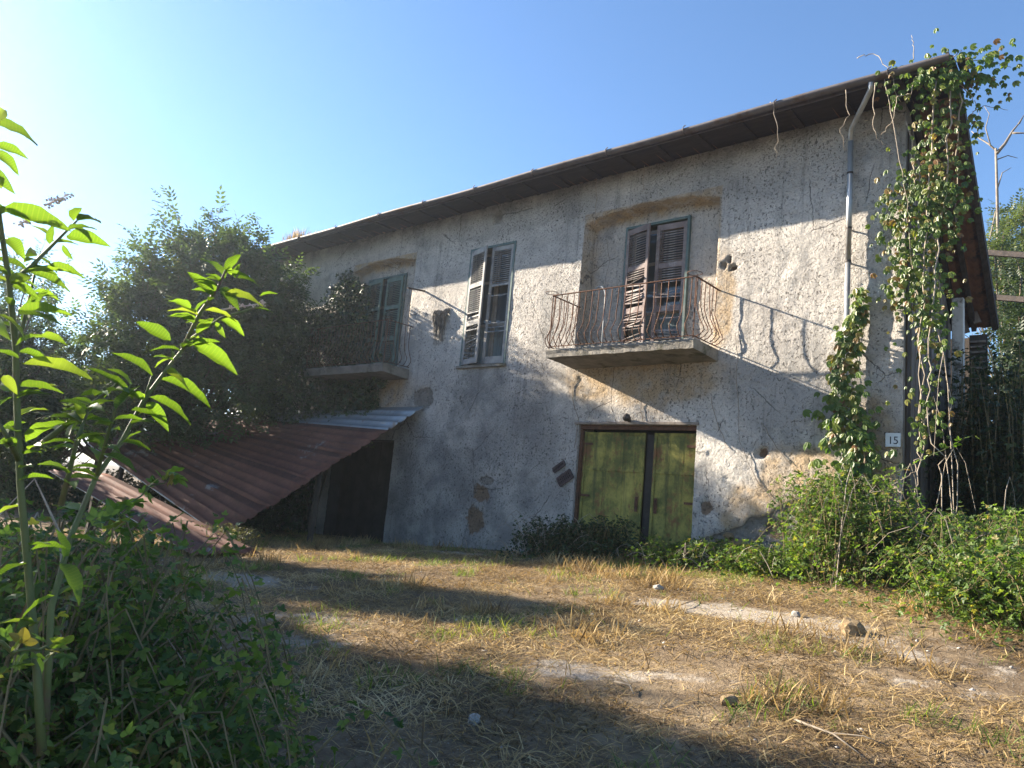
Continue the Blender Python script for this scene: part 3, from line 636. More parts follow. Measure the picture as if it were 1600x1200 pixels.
# withered plant hanging on the wall
wp = thing('withered_plant', 'bunch of withered grey stalks hanging on the wall left of the middle window', 'dead plant', (-12.13, -.02, 3.85))
m = MB(); g = random.Random(4)
for k in range(90):
    a = g.uniform(-1, 1); x0 = -12.13 + a * .26; z0 = 4.02 + .05 * abs(a) + g.uniform(-.04, .04); L = g.uniform(.18, .42) + .32 * (g.random() < .3)
    x1 = -12.13 + a * .14 + g.uniform(-.04, .04)
    m.tube([(x0, -.02, z0), (x0 * .6 + x1 * .4, -.10 + g.uniform(-.03, .03), z0 - L * .35), (x1, -.07 + g.uniform(-.02, .03), z0 - L * .75), (x1 + g.uniform(-.04, .04), -.04, z0 - L - .08)], [.009, .011, .008, .003], 4)
keep(m.build('stalks', M['straw_thatch']), wp)
# stones in the patches where the plaster is gone
st = MB(); g = random.Random(9)
def pebble(sx, sy, sz, seed, sub=1):
    import bmesh
    bm = bmesh.new(); bmesh.ops.create_icosphere(bm, subdivisions=sub, radius=1); rr = random.Random(seed)
    for v_ in bm.verts: v_.co = Vector((v_.co.x * sx, v_.co.y * sy, v_.co.z * sz)) * rr.uniform(.78, 1.15)
    me = bpy.data.meshes.new('stone'); bm.to_mesh(me); bm.free(); return me
stone_me = [pebble(1, .5, .75, k, 2) for k in range(4)]
for me in stone_me: me.materials.append(M['rock'])
for (cx, cz, r_, n_) in ((-5.0, -.52, .30, 7), (-4.35, -.1, .14, 2)):
    for k in range(n_):
        a = 2.4 * k; q = r_ * math.sqrt((k + .3) / n_) * .8; s = r_ * g.uniform(.22, .38)
        keep(inst(stone_me[k % 4], 'wall_stone', None, Matrix.Translation((cx + q * math.cos(a), .06, cz + q * math.sin(a))) @ Matrix.Rotation(g.uniform(-.4, .4), 4, 'Y') @ Matrix.Diagonal((s, s * .8, s * .8, 1))), house)
# dead tendrils and cracks climbing the plaster
tn = thing('dry_tendrils', 'thin dry creeper tendrils clinging to the plaster beneath the right balcony', 'tendrils', (-7, -.02, 1.8))
g = random.Random(12)
for pts in ([(900, 585), (893, 620), (905, 655), (897, 700)], [(1150, 520), (1152, 600), (1156, 690), (1180, 750), (1212, 785)], [(1190, 660), (1215, 700), (1235, 725)], [(937, 368), (940, 400), (932, 440), (925, 470)], [(930, 270), (932, 310), (929, 350)], [(1110, 620), (1120, 660), (1138, 700)], [(1004, 615), (1000, 640), (1006, 662)], [(1005, 240), (1006, 270), (1004, 300)]):
    P = [at(a, b, -.02) for a, b in pts]
    fine = []
    for p, q in zip(P[:-1], P[1:]):
        for t in np.linspace(0, 1, 5)[:-1]: w = p * (1 - t) + q * t; fine.append((w[0] + g.uniform(-.02, .02), -.022 + g.uniform(-.004, .008) + (.28 if (N1[0] < w[0] < N1[1] and w[2] > 2.8 and w[2] < 5.5) else 0), w[2]))
    fine.append(tuple(P[-1]) if abs(P[-1][1]) > .1 else (P[-1][0], -.02, P[-1][2]))
    keep(MB().tube(fine, [.006] * len(fine), 4).build('tendril', M['vine']), tn)

# ------------------------------------------------------------------ collapsed lean-to roof of profiled sheets
def sheet_roof(root, A, B, LA, LB, n, vmax, mats, pitch=.245, seed=1):
    """profiled sheets side by side on the twisted surface between edge A-B (right) and LA-LB (left); ribs run right to left"""
    A, B, LA, LB = (np.array(q, float) for q in (A, B, LA, LB)); W_ = np.linalg.norm(B - A); g = np.random.default_rng(seed); w = W_ / n
    def pos(u, v, h):
        s_ = u / W_; r0 = A + (B - A) * s_; r1 = LA + (LB - LA) * s_; e_ = (B - A) * (1 - v) + (LB - LA) * v
        nn = np.cross(e_, r1 - r0); nn /= np.linalg.norm(nn); nn = nn if nn[2] > 0 else -nn
        return r0 + (r1 - r0) * v + nn * h
    sheet_roof.pos = pos
    for k in range(n):
        us = []; hs = []; u = 0.
        while u < w - 1e-6:
            for du, h in ((0, 0), (.17, 0), (.182, .03), (.222, .03)):
                if u + du <= w + .02: us.append(u + du); hs.append(h)
            u += pitch
        us = np.array(us + [w + .03]); hs = np.array(hs + [0]); nv = 17; dv = g.uniform(-.010, .012); V = []
        for j in range(nv):
            for a, h in zip(us, hs):
                uu = k * w + a; v = dv + (vmax - dv) * j / (nv - 1)
                V.append(pos(uu, v, h + .010 * (k % 2) + .035 * (fbm(uu * .7, v * 4, seed + 3) - .5) + .008 * g.normal() * (j in (0, nv - 1))))
        nu = len(us); Fq = np.array([(j * nu + i, j * nu + i + 1, (j + 1) * nu + i + 1, (j + 1) * nu + i) for j in range(nv - 1) for i in range(nu - 1)])
        o = fmesh('sheet', np.array(V), Fq, mats[k % len(mats)], None); keep(o, root)
        md = o.modifiers.new('thick', 'SOLIDIFY'); md.thickness = .003
    return pos
shA = np.array([-12.36, -.05, 1.82]); shB = np.array([-13.92, -3.5, -1.30]); LA_ = np.array([-19., -.08, 1.78]); LB_ = np.array([-19.06, -4., .094])
shed = thing('collapsed_lean_to', 'collapsed lean-to roof of rusty ribbed metal sheets leaning on the house wall', 'lean-to', shB)
pos = sheet_roof(shed, shA, shB, LA_, LB_, 5, 1.2, [M['zinc'], M['rustsheet'], M['rustsheet'], M['rustsheet'], M['rustsheet']])
shL = np.linalg.norm(shB - shA)
keep(MB().tube([tuple(pos(shL + .03, v, -.01)) for v in np.linspace(.02, 1.2, 12)], .016, 5).build('edge_trim', M['zinc']), shed)
for v in (.07, .45, .85):
    keep(MB().bar(tuple(pos(.25, v, -.09)), tuple(pos(shL - .25, v, -.09)), .08, .12).build('rafter', M['darkwood']), shed)
for (u, v) in ((2.6, .06), (3.4, .45), (shL - .3, .97), (shL - .3, .6)):
    q = pos(u, v, -.16); keep(MB().bar((q[0], q[1], float(gz(q[0], q[1])) - .1), (q[0] + .04, q[1], q[2]), .09).build('post', M['darkwood']), shed)
def onground(px, py, dz=0):
    d = ray(px, py); lo, hi = .5, 80.
    f_ = lambda s: (CAMP + d / np.linalg.norm(d) * s)
    for _ in range(50):
        mid = (lo + hi) / 2; p = f_(mid)
        if p[2] - dz > gz(p[0], p[1]): lo = mid
        else: hi = mid
    return f_(lo)
g0 = onground(305, 866, .06)
far = atd(95, 745, np.linalg.norm(g0 - CAMP) + 3.6)
fs = thing('fallen_sheets', 'rusty ribbed metal sheets fallen flat below the collapsed lean-to', 'metal sheets', g0)
pos2 = sheet_roof(fs, g0 + np.array([.15, 1.0, .05]), g0, far + np.array([.1, 1.0, .02]), far, 1, 1.1, [M['rustsheet']], seed=8)
keep(MB().tube([tuple(pos2(1.03, v, -.01)) for v in np.linspace(.02, 1.1, 8)], .008, 5).build('edge_trim', M['zinc']), fs)
for v in (.45, .9):
    q = pos2(.6, v, -.04); keep(MB().bar((q[0], q[1], float(gz(q[0], q[1])) - .15), tuple(q), .1).build('prop', M['darkwood']), fs)

# ------------------------------------------------------------------ trees
def tree(name, label, base, crowns, mat, shoots=200, per=16, fill=2500, size=.34, kind='pinn', trunk_r=.12, seed=1, group=None, bark='bark', reach=(.75, 1.15), upb=.5, limb=None, low=False, cull=None):
    g = np.random.default_rng(seed); root = thing(name, label, 'tree', base, group); base = np.array(base, float)
    c0 = np.mean([c for c, r in crowns], axis=0); b = MB()
    fork = base + (np.array(c0) - base) * np.array([.5, .5, .45])
    b.tube([base - UP * .2, base + (fork - base) * .5 + g.normal(0, .06, 3), fork], [trunk_r * 1.25, trunk_r, trunk_r * .85], 8)
    P = []; D = []; tips = []
    wts = np.array([r[0] * r[1] * r[2] for c, r in crowns]) ** .67; wts /= wts.sum()
    for k in range(shoots):
        c, r = crowns[g.choice(len(crowns), p=wts)]; c = np.array(c); r = np.array(r)
        d = rdir(1, g)[0]; 
        if not low and d[2] < -.35: d[2] *= -1
        q0 = c + d * r * g.uniform(.35, .65); q1 = c + d * r * g.uniform(*reach) + UP * upb * g.uniform(-.2, .6)
        mid = (q0 + q1) / 2 + UP * g.uniform(0, .25); tips.append((q0, mid, q1))
        t = np.linspace(.05, 1, per)[:, None]; q = (1 - t) ** 2 * q0 + 2 * t * (1 - t) * mid + t * t * q1
        dd = (q1 - q0) / max(np.linalg.norm(q1 - q0), 1e-6)
        P.append(q + g.normal(0, .03, q.shape)); D.append(dd * .7 + rdir(per, g) * .9 - UP * .25)
    for k in range(min(shoots, limb or 46)):
        q0, mid, q1 = tips[k]; m2 = (fork + q0) / 2 + g.normal(0, .1, 3) - UP * .1
        b.tube([fork, m2, q0, mid, q1], [trunk_r * .5, trunk_r * .3, .022, .012, .004], 5)
    for k in range(min(shoots, limb or 46), shoots):
        q0, mid, q1 = tips[k]; b.tube([q0, mid, q1], [.012, .008, .003], 3, False)
    n = fill; ids = g.choice(len(crowns), n, p=wts); cc = np.array([crowns[i][0] for i in ids]); rr = np.array([crowns[i][1] for i in ids])
    d = rdir(n, g); P.append(cc + d * rr * (g.random((n, 1)) ** .45) * .92); D.append(d * .6 + rdir(n, g) * .8 - UP * .2)
    P = np.concatenate(P); D = np.concatenate(D); N_ = UP + rdir(len(P), g) * .55
    ok = (P[:, 2] > gz(P[:, 0], P[:, 1]) + .1) & ~((P[:, 1] > -.12) & (P[:, 0] > HX0 - .3) & (P[:, 0] < HX1 + .1) & (P[:, 2] < 6.6))
    if cull: ok &= ~cull(P)
    P, D, N_ = P[ok], D[ok], N_[ok]
    tr = keep(b.build('trunk', M[bark], None, True), root)
    var = np.clip(.5 + .9 * (fbm(P[:, 0] * .9 + P[:, 1] * .5, P[:, 2] * .9, seed) - .5) + g.normal(0, .16, len(P)), 0, 1)
    keep(cloud('crown', P, D, N_, size * g.uniform(.65, 1.2, len(P)), kind, mat, None, var, True, g), root)
    return root
def over_roof(P):                        # keep the fallen roof clear: nothing hangs lower than its upper edge
    x, y = projpx(P); return (y > np.interp(x, [60, 165, 300, 400, 480, 560], [640, 676, 690, 674, 664, 656]) + 14 * (fbm(x / 25., y * 0, 3) - .5)) & (x > 90) & (x < 600)
tree('elder_tree', 'bushy tree with drooping leaves overgrowing the left end of the house', (-21.0, -2.2, -1.5),
     [((-18.2, -2.7, 3.9), (1.5, 1.75, 2.3)), ((-18.6, -3.9, 2.9), (1.2, 1.35, 2.0)), ((-17.6, -1.6, 3.9), (1.4, 1.1, 1.9)), ((-18.0, -2.3, 1.9), (1.9, 2.1, 1.7)), ((-18.3, -2.2, 5.3), (.9, 1.0, 1.2)), ((-18.6, -3.6, .6), (1.4, 1.6, 1.3))],
     M['tree_leaf'], 400, 15, 3000, .38, seed=3, trunk_r=.12, cull=over_roof, reach=(.7, 1.32))
def far_shrub(label, px, py, d, rx, rz, seed):
    c = atd(px, py, d); g_ = float(gz(c[0], c[1])); tree('far_shrub', label, (c[0], c[1], g_), [(tuple(c), (rx, rx, rz)), ((c[0] - .5, c[1] + .8, c[2] - rz * .5), (rx, rx, rz)), ((c[0] + .5, c[1] - .8, c[2] - rz * .6), (rx * .9, rx * .9, rz))], M['tree_leaf'], 90, 12, 1700, .36, seed=seed, group='shrubs behind the yard on the left', low=True, cull=over_roof)
far_shrub('tall dark shrub at the left edge behind the broad-leaved plant', 12, 520, 25, 1.5, 2.4, 5)
far_shrub('low shrub seen between the plant stems left of the bushy tree', 95, 610, 27, 1.8, 1.5, 15)
far_shrub('light green shrub at the foot of the bushy tree above the fallen sheets', 175, 600, 25, 1.5, 1.7, 16)
far_shrub('shrub filling the gap below the bushy tree behind the fallen sheets', 60, 680, 24, 1.7, 1.3, 17)
tree('garden_tree', 'leafy tree left of the yard whose shade darkens the foreground', (-16.2, -12.6, -1.4),
     [((-15.8, -12.6, 3.6), (2.2, 2.3, 2.4)), ((-13.6, -12.2, 2.6), (1.6, 1.7, 1.8)), ((-18.5, -12.4, 4.4), (1.8, 2.0, 2.0)), ((-13.2, -11.0, 3.6), (1.5, 1.1, 1.5))], M['tree_leaf'], 170, 12, 5200, .42, seed=6)
tree('garden_tree', 'slender tree at the left of the yard whose shade crosses the middle of the straw', (-20.0, -9.0, -1.4), [((-19.6, -8.9, 4.6), (1.1, .8, 1.0)), ((-20.6, -9.3, 3.6), (1.2, .8, 1.0)), ((-19.8, -8.1, 3.0), (1.1, .7, 1.2)), ((-19.6, -8.0, 1.6), (1.1, .7, 1.2))], M['tree_leaf'], 110, 12, 2600, .40, seed=7)
tree('garden_bush', 'leafy bush at the left of the yard shading the near ground', (-15.6, -9.4, -1.4), [((-15.6, -9.4, 1.3), (1.4, .8, 1.5)), ((-13.6, -9.6, .9), (1.2, .7, 1.2)), ((-17.4, -9.2, 1.8), (1.3, .8, 1.5))], M['tree_leaf'], 90, 12, 2200, .36, seed=17)
tree('yellow_green_tree', 'sunlit yellow-green tree behind the gable end on the right', (-2.6, 13.5, -.5),
     [((-2.75, 10.3, 6.6), (.7, .6, 1.3)), ((-2.6, 13.5, 8.4), (1.0, 1.3, 1.5)), ((-2.4, 13.0, 6.6), (1.4, 1.7, 1.9)), ((-3.2, 14.2, 5.2), (1.3, 1.5, 2.2)), ((-1.9, 14.5, 9.6), (.8, 1.0, .9)), ((-3.5, 13.8, 3.4), (1.3, 1.2, 2.4))], M['conifer_leaf'], 220, 12, 5600, .28, seed=8, upb=.2)
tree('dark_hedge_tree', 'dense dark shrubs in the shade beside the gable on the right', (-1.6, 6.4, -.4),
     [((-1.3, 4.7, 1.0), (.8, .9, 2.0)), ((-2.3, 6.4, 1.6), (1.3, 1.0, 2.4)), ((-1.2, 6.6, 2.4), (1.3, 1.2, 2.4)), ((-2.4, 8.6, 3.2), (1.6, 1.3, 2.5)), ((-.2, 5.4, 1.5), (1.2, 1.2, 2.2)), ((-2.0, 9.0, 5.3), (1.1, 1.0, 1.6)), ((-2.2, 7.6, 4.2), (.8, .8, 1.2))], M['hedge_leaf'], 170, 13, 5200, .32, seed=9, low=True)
# bare tree behind the gable
dt = thing('bare_tree', 'leafless dead tree with crooked branches against the sky beside the roof', 'tree', (-2.3, 11.0, -.5))
b = MB(); T_ = lambda px, py, y=11.: tuple(at(px, py, y))
b.tube([(-2.3, 11.0, -.6), (-2.4, 11, 4), T_(1560, 400), T_(1558, 300), T_(1556, 232)], [.08, .06, .04, .035, .03], 7)
for pts, r0 in (([(1557, 240), (1570, 225), (1582, 205), (1592, 193)], .05), ([(1557, 236), (1545, 225), (1530, 216), (1518, 205)], .03), ([(1582, 208), (1600, 208), (1615, 206)], .03), ([(1556, 250), (1575, 243), (1590, 247)], .02),
                ([(1557, 300), (1566, 270), (1580, 262)], .02), ([(1548, 228), (1540, 200), (1546, 178), (1538, 166)], .018), ([(1530, 216), (1524, 190), (1532, 170)], .012), ([(1592, 193), (1600, 180)], .03), ([(1556, 330), (1545, 380), (1550, 400)], .02)):
    b.tube([T_(*p, 11. + .1 * k) for k, p in enumerate(pts)], np.linspace(r0, r0 * .35, len(pts)).tolist(), 5)
keep(b.build('trunk', M['deadwood'], None, True), dt)

# ------------------------------------------------------------------ ivy over the wall and the left balcony
def ivy():
    root = thing('ivy', 'dark ivy climbing the left part of the wall and over the left balcony', 'ivy', (-16.5, -.2, -1.35)); g = np.random.default_rng(14)
    n = 26000; x = g.uniform(-20.8, -13.6, n); z = g.uniform(-1.3, 5.6, n)
    top = np.interp(x, [-20.8, -18.9, -18.3, -17.9, -17.4, -16.9, -16.3, -15.6, -15.1, -14.7, -14.2, -13.6], [5.6, 5.1, 4.6, 5.0, 4.3, 4.4, 5.0, 5.3, 5.15, 4.6, 3.6, 2.9]) + .5 * (fbm(x * 3, z * .2, 5) - .5)
    ok = (z < top) & ~((x > -13.9) & (z < 2.3)) & ~((x > -13.3 - .0) ) & ~((z < .9) & (x > -15.7))
    ok &= ~((x > -15.05) & (z > 2.55) & (g.random(n) < .55 + .4 * (x > -14.75)))
    x, z = x[ok], z[ok]; n = len(x)
    y = -.05 - np.abs(g.normal(0, .16, n)) - .38 * sstep(.35, .75, fbm(x * .8, z * .8, 8)) * g.random(n) - .85 * sstep(-15.3, -16.2, x) * sstep(4.2, 3.4, z) * g.random(n)
    nich = (x > N2[0]) & (x < N2[1]) & (z > 2.7); y[nich] += .1
    P = np.stack([x, y, z], 1); D = rdir(n, g) * .8 - UP * .8; Nn = np.array([0, -1., .35]) + rdir(n, g) * .6
    keep(cloud('foliage', P, D, Nn, g.uniform(.07, .15, n), 'tri', M['ivy_leaf'], None, None, True, g), root)
    b = MB(); rr = random.Random(3)
    for k in range(16):
        x0 = rr.uniform(-19.5, -15.8); pts = [(x0, -.08, -1.4)]; zt = float(np.interp(x0, [-20, -18, -16, -15], [5, 4.6, 5, 5])) - .3
        for j in range(1, 9): pts.append((pts[-1][0] + rr.uniform(-.15, .2), -.05 - rr.random() * .05, -1.4 + (zt + 1.4) * j / 8))
        b.tube(pts, np.linspace(.03, .006, 9).tolist(), 5)
    for k, (x0, z1) in enumerate(((-16.1, 5.45), (-15.75, 5.5), (-17.95, 5.3), (-17.5, 4.75))): 
        b.tube([(x0 - .5, -.05, z1 - 1.6), (x0 - .2, -.06, z1 - .7), (x0, -.06, z1)], [.012, .008, .003], 4)
        q = np.array([(x0 - .5 + .5 * t, -.07, z1 - 1.6 + 1.6 * t) for t in np.linspace(0, 1, 130)]); q[:, 0] += g.normal(0, .09, 130) * np.linspace(1.3, .35, 130); q[:, 1] -= np.abs(g.normal(0, .05, 130))
        keep(cloud('shoot', q, rdir(130, g) * .8 + UP * .3, np.array([0, -1., .3]) + rdir(130, g) * .5, g.uniform(.07, .13, 130), 'tri', M['ivy_leaf'], None, None, True, g), root)
    keep(b.build('stem', M['bark']), root)
ivy()

# ------------------------------------------------------------------ brambles
def bramble(name, label, bases, n, reach, height, size, mat, seed, node=13, droop=.9, cat='bush', group=None, kind='tri', bias=(0, 0), fill=0, clip=None, cane_r=.006, dead=0):
    g = np.random.default_rng(seed); c = np.mean(bases, axis=0); root = thing(name, label, cat, (c[0], c[1], float(gz(c[0], c[1]))), group)
    b = MB(); P = []; D = []
    for k in range(n):
        bx, by, br = bases[g.integers(len(bases))]
        x = bx + g.normal(0, br * .5); y = by + g.normal(0, br * .5); z = float(gz(x, y)); a = g.uniform(0, 2 * math.pi)
        h = height * g.uniform(.35, 1.1); L = reach * g.uniform(.4, 1.2); dx, dy = math.cos(a) + bias[0], math.sin(a) + bias[1]; s = np.hypot(dx, dy); dx /= s; dy /= s
        t = np.linspace(0, 1, node)
        px_ = x + dx * L * t ** 1.2; py_ = y + dy * L * t ** 1.2; pz_ = z + h * (np.sin(np.minimum(t * 1.9, 1.57)) - droop * np.maximum(t - .62, 0) * 1.3) 
        q = np.stack([px_, py_, pz_], 1) + g.normal(0, .012, (node, 3)); q[:, 2] = np.maximum(q[:, 2], gz(q[:, 0], q[:, 1]) + .02)
        b.tube([tuple(v) for v in q[::2]], np.linspace(cane_r, cane_r * .35, len(q[::2])).tolist(), 4, False)
        for m_ in range(3):
            sd = rdir(node - 2, g); P.append(q[2:] + sd * size * .7 * (m_ > 0)); D.append(sd + UP * .1)
    if fill:
        ids = g.integers(len(bases), size=fill); B = np.array(bases)[ids]
        x = B[:, 0] + g.normal(0, 1, fill) * (B[:, 2] * .6 + reach * .25); y = B[:, 1] + g.normal(0, 1, fill) * (B[:, 2] * .6 + reach * .25)
        hh = height * .8 * np.exp(-(((x - B[:, 0]) ** 2 + (y - B[:, 1]) ** 2) / (B[:, 2] * .9 + reach * .4) ** 2)); P.append(np.stack([x, y, gz(x, y) + .03 + hh * g.random(fill) ** .7], 1)); D.append(rdir(fill, g))
    P = np.concatenate(P); D = np.concatenate(D)
    ok = ~((P[:, 1] > -.06) & (P[:, 0] < HX1) & (P[:, 0] > HX0))
    if clip: ok &= clip(P)
    P, D = P[ok], D[ok]; N_ = UP * 1.0 + rdir(len(P), g) * .7
    keep(cloud('foliage', P, D, N_, size * g.uniform(.6, 1.3, len(P)), kind, M[mat], None, None, True, g), root)
    keep(b.build('canes', M['cane']), root)
    if dead:                              # withered canes arching out of the bush
        b = MB()
        for k in range(dead):
            bx, by, br = bases[g.integers(len(bases))]; x, y = bx + g.normal(0, br * .6), min(by + g.normal(0, br * .6) - .1, -.12); z = float(gz(x, y)); a = g.uniform(0, 6.3); L = reach * g.uniform(.5, 1.3); h = height * g.uniform(.3, 1.1)
            b.tube([(x + math.cos(a) * L * t, min(y + math.sin(a) * L * t, -.1) if x < HX1 else y + math.sin(a) * L * t, z + h * math.sin(t * 2.6)) for t in (0, .2, .4, .6, .8, 1)], [.006, .006, .005, .004, .003, .002], 4, False)
        keep(b.build('dead_canes', M['vine']), root)
    return root
gpt = lambda px, py, r: (*onground(px, py)[:2], r)
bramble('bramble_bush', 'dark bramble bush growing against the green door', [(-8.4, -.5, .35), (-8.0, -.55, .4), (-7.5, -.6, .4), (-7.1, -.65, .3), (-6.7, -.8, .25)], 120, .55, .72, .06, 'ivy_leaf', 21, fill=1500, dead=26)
bramble('bramble_bush', 'low bramble bush along the wall foot right of the green door', [(-4.9, -.75, .25), (-4.4, -.85, .35), (-4.0, -.8, .35), (-3.7, -1.0, .4), (-5.5, -.9, .25)], 120, .6, .40, .06, 'bramble_leaf', 22, fill=1500, dead=30)
bramble('bramble_bush', 'tall sunlit bramble bush heaped against the house corner and downpipe', [(-3.45, -.40, .22), (-3.35, -.35, .2), (-3.1, -.6, .35), (-2.7, -.8, .35), (-3.3, -1.0, .35), (-2.9, -1.4, .35)], 230, .65, 1.4, .062, 'bramble_leaf', 23, fill=3000, dead=12)
bramble('bramble_bush', 'wide bramble thicket at the right edge below the gable', [(-2.0, -.4, .5), (-1.3, -.6, .5), (-.9, -1.4, .45), (-1.7, -1.5, .5), (-.5, -.3, .5), (-.9, .8, .5)], 250, .85, .95, .062, 'bramble_leaf', 24, fill=3200, dead=12)
bramble('bramble_bush', 'rounded pale green shrub at the far right beside the yard edge', [(-.95, -2.6, .35), (-.6, -2.3, .4), (-.75, -3.1, .3), (-1.4, -2.7, .3)], 170, .6, .75, .06, 'bramble_leaf', 25, fill=2600)
bramble('weed_clump', 'grey-green weed clump growing at the low corner of the fallen roof', [(-12.9, -4.0, .35), (-12.5, -4.4, .35), (-13.3, -4.5, .35), (-12.1, -4.7, .3)], 200, .35, .38, .05, 'weed_leaf', 26, fill=500, kind='leaf', cat='weeds')
fl = [(*atd(px, py, d)[:2], r) for px, py, d, r in ((40, 1060, 2.7, .3), (90, 1000, 3.0, .3), (30, 1120, 2.9, .35), (120, 1090, 3.2, .35), (60, 1000, 3.6, .4), (180, 1150, 3.2, .3), (20, 900, 4.2, .45), (130, 960, 4.4, .4), (250, 1170, 3.2, .25), (60, 1180, 2.6, .3))]
bramble('bramble_bush', 'foreground bramble bush with arching canes in the lower left corner', fl, 420, .62, .9, .048, 'bramble_leaf', 27, fill=7000, dead=16)
bramble('bramble_bush', 'fine-leaved bramble sprays rising around the stems of the broad-leaved plant', [(*atd(px, py, d)[:2], r) for px, py, d, r in ((20, 1000, 3.1, .25), (90, 1000, 3.3, .3), (150, 1010, 3.6, .3), (40, 950, 4.0, .3), (-20, 1000, 3.0, .3))], 300, .6, 1.3, .045, 'bramble_leaf', 30, fill=3000, dead=10)
bramble('bramble_bush', 'shaded bramble bush behind the broad-leaved plant at the left', [(*atd(px, py, d)[:2], r) for px, py, d, r in ((30, 870, 5., .4), (100, 880, 6., .4), (0, 840, 6., .5))], 160, .6, .7, .075, 'bramble_leaf', 28, fill=2400)
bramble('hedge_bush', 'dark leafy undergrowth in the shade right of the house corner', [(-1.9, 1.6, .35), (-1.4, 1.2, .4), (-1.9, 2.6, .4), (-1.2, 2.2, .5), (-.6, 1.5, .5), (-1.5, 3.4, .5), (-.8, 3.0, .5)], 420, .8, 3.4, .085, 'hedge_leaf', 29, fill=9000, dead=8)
bramble('undergrowth', 'dark weeds added to darken the gap beneath the collapsed roof', [(-15.8, -2.4, .4), (-17.0, -2.6, .5), (-18.2, -2.8, .5), (-19.3, -3.1, .5), (-20.6, -3.0, .6), (-21.8, -3.4, .6), (-21.5, -4.4, .5), (-23.0, -4.2, .6), (-24.5, -4.8, .6), (-23.2, -5.4, .5)], 340, .7, 1.15, .09, 'hedge_leaf', 34, fill=3200, cat='weeds')  # plants added to keep the shaded gap under the sheets dark

# ------------------------------------------------------------------ creeper: palmate leaves, each one an object
pv, pf = LT['palm']; pm = bpy.data.meshes.new('leaf'); pm.from_pydata(pv.tolist(), [], pf.tolist()); pm.materials.append(M['creeper_leaf']); pm.update()
def place_leaf(me, p, d, n, s, root, name='leaf'):
    Fr = frames(np.array([d], float), np.array([n], float))[0]
    Mx = np.eye(4); Mx[:3, :3] = Fr * s; Mx[:3, 3] = p; return keep(inst(me, name, None, Matrix(Mx.tolist())), root)
cr = thing('creeper', 'bright green creeper climbing the lower downpipe', 'creeper', (-3.3, -.15, -.5)); g = np.random.default_rng(31)
stem = [(-3.25, -.17, -.6)]
for k in range(14): stem.append((-3.27 + g.normal(0, .06) + .02 * k, -.17 + g.normal(0, .02), -.6 + .29 * (k + 1)))
keep(MB().tube(stem, np.linspace(.016, .005, 15).tolist(), 5).build('stem', M['vine']), cr)
for k in range(280):
    z = g.uniform(-.3, 3.45) if k > 110 else g.uniform(-.2, 1.9); w = np.interp(z, [-.3, .8, 1.8, 2.6, 3.4], [.60, .44, .30, .20, .07]); s = np.interp(z, [0, 2.2, 3.4], [.13, .135, .115]) * g.uniform(.75, 1.2)
    p = (-3.24 + .12 * math.sin(z * 2.3) + g.normal(0, w * .6), -.17 - abs(g.normal(0, .08)), z)
    place_leaf(pm, p, np.array([g.normal(0, .7), -.5, -.5]), np.array([g.normal(0, .4) - .2, -1., .6 + g.normal(0, .3)]), s, cr)
n = 420; z = g.uniform(-.3, 3.2, n) ** 1.0; w = np.interp(z, [-.3, .8, 1.8, 2.6, 3.4], [.55, .36, .22, .15, .05])
P = np.stack([-3.22 + .12 * np.sin(z * 2.3) + g.normal(0, 1, n) * w * .5, -.16 - np.abs(g.normal(0, .07, n)), z], 1)
keep(cloud('foliage', P, np.stack([g.normal(0, .7, n), np.full(n, -.5), np.full(n, -.5)], 1), np.array([-.2, -1., .6]) + rdir(n, g) * .4, g.uniform(.07, .13, n), 'palm', M['creeper_stuff'], None, None, True, g), cr)
gc = thing('creeper', 'tangled creeper hanging from the roof corner down the gable end', 'creeper', (-2.3, -.4, -.5)); g = np.random.default_rng(33)
strands = []
def strand(pts, r0=.012, name='stem', mat='vine', root=gc, jit=.03):
    P = [np.array(p, float) for p in pts]; out = []
    for a, b_ in zip(P[:-1], P[1:]):
        for t in np.linspace(0, 1, 6)[:-1]: out.append(tuple(a * (1 - t) + b_ * t + g.normal(0, jit, 3)))
    out.append(tuple(P[-1])); keep(MB().tube(out, np.linspace(r0, r0 * .45, len(out)).tolist(), 5).build(name, M[mat], None, True), root); return out
W = lambda px, py, y: tuple(at(px, py, y))
for pts in ([W(1462, 130, -.75), W(1452, 260, -.5), W(1440, 420, -.35), W(1438, 560, -.3), W(1440, 700, -.3)], [W(1490, 130, -.7), W(1478, 280, -.45), W(1462, 420, -.35), W(1452, 560, -.35), W(1450, 640, -.35), W(1470, 730, -.35), W(1478, 830, -.4), W(1470, 900, -.5)],
            [W(1420, 190, -.4), W(1425, 330, -.2), W(1434, 500, -.2), W(1438, 640, -.25), W(1437, 715, -.3), W(1420, 745, -.4), W(1350, 775, -.5)], [W(1455, 240, -.3), W(1458, 400, -.2), W(1470, 520, -.1), W(1490, 700, .0), W(1494, 850, -.1)],
            [W(1448, 640, -.3), W(1436, 720, -.3), W(1428, 780, -.35)], [W(1500, 140, -.6), W(1495, 240, -.3), W(1488, 380, -.1)]): strands.append(strand(pts))
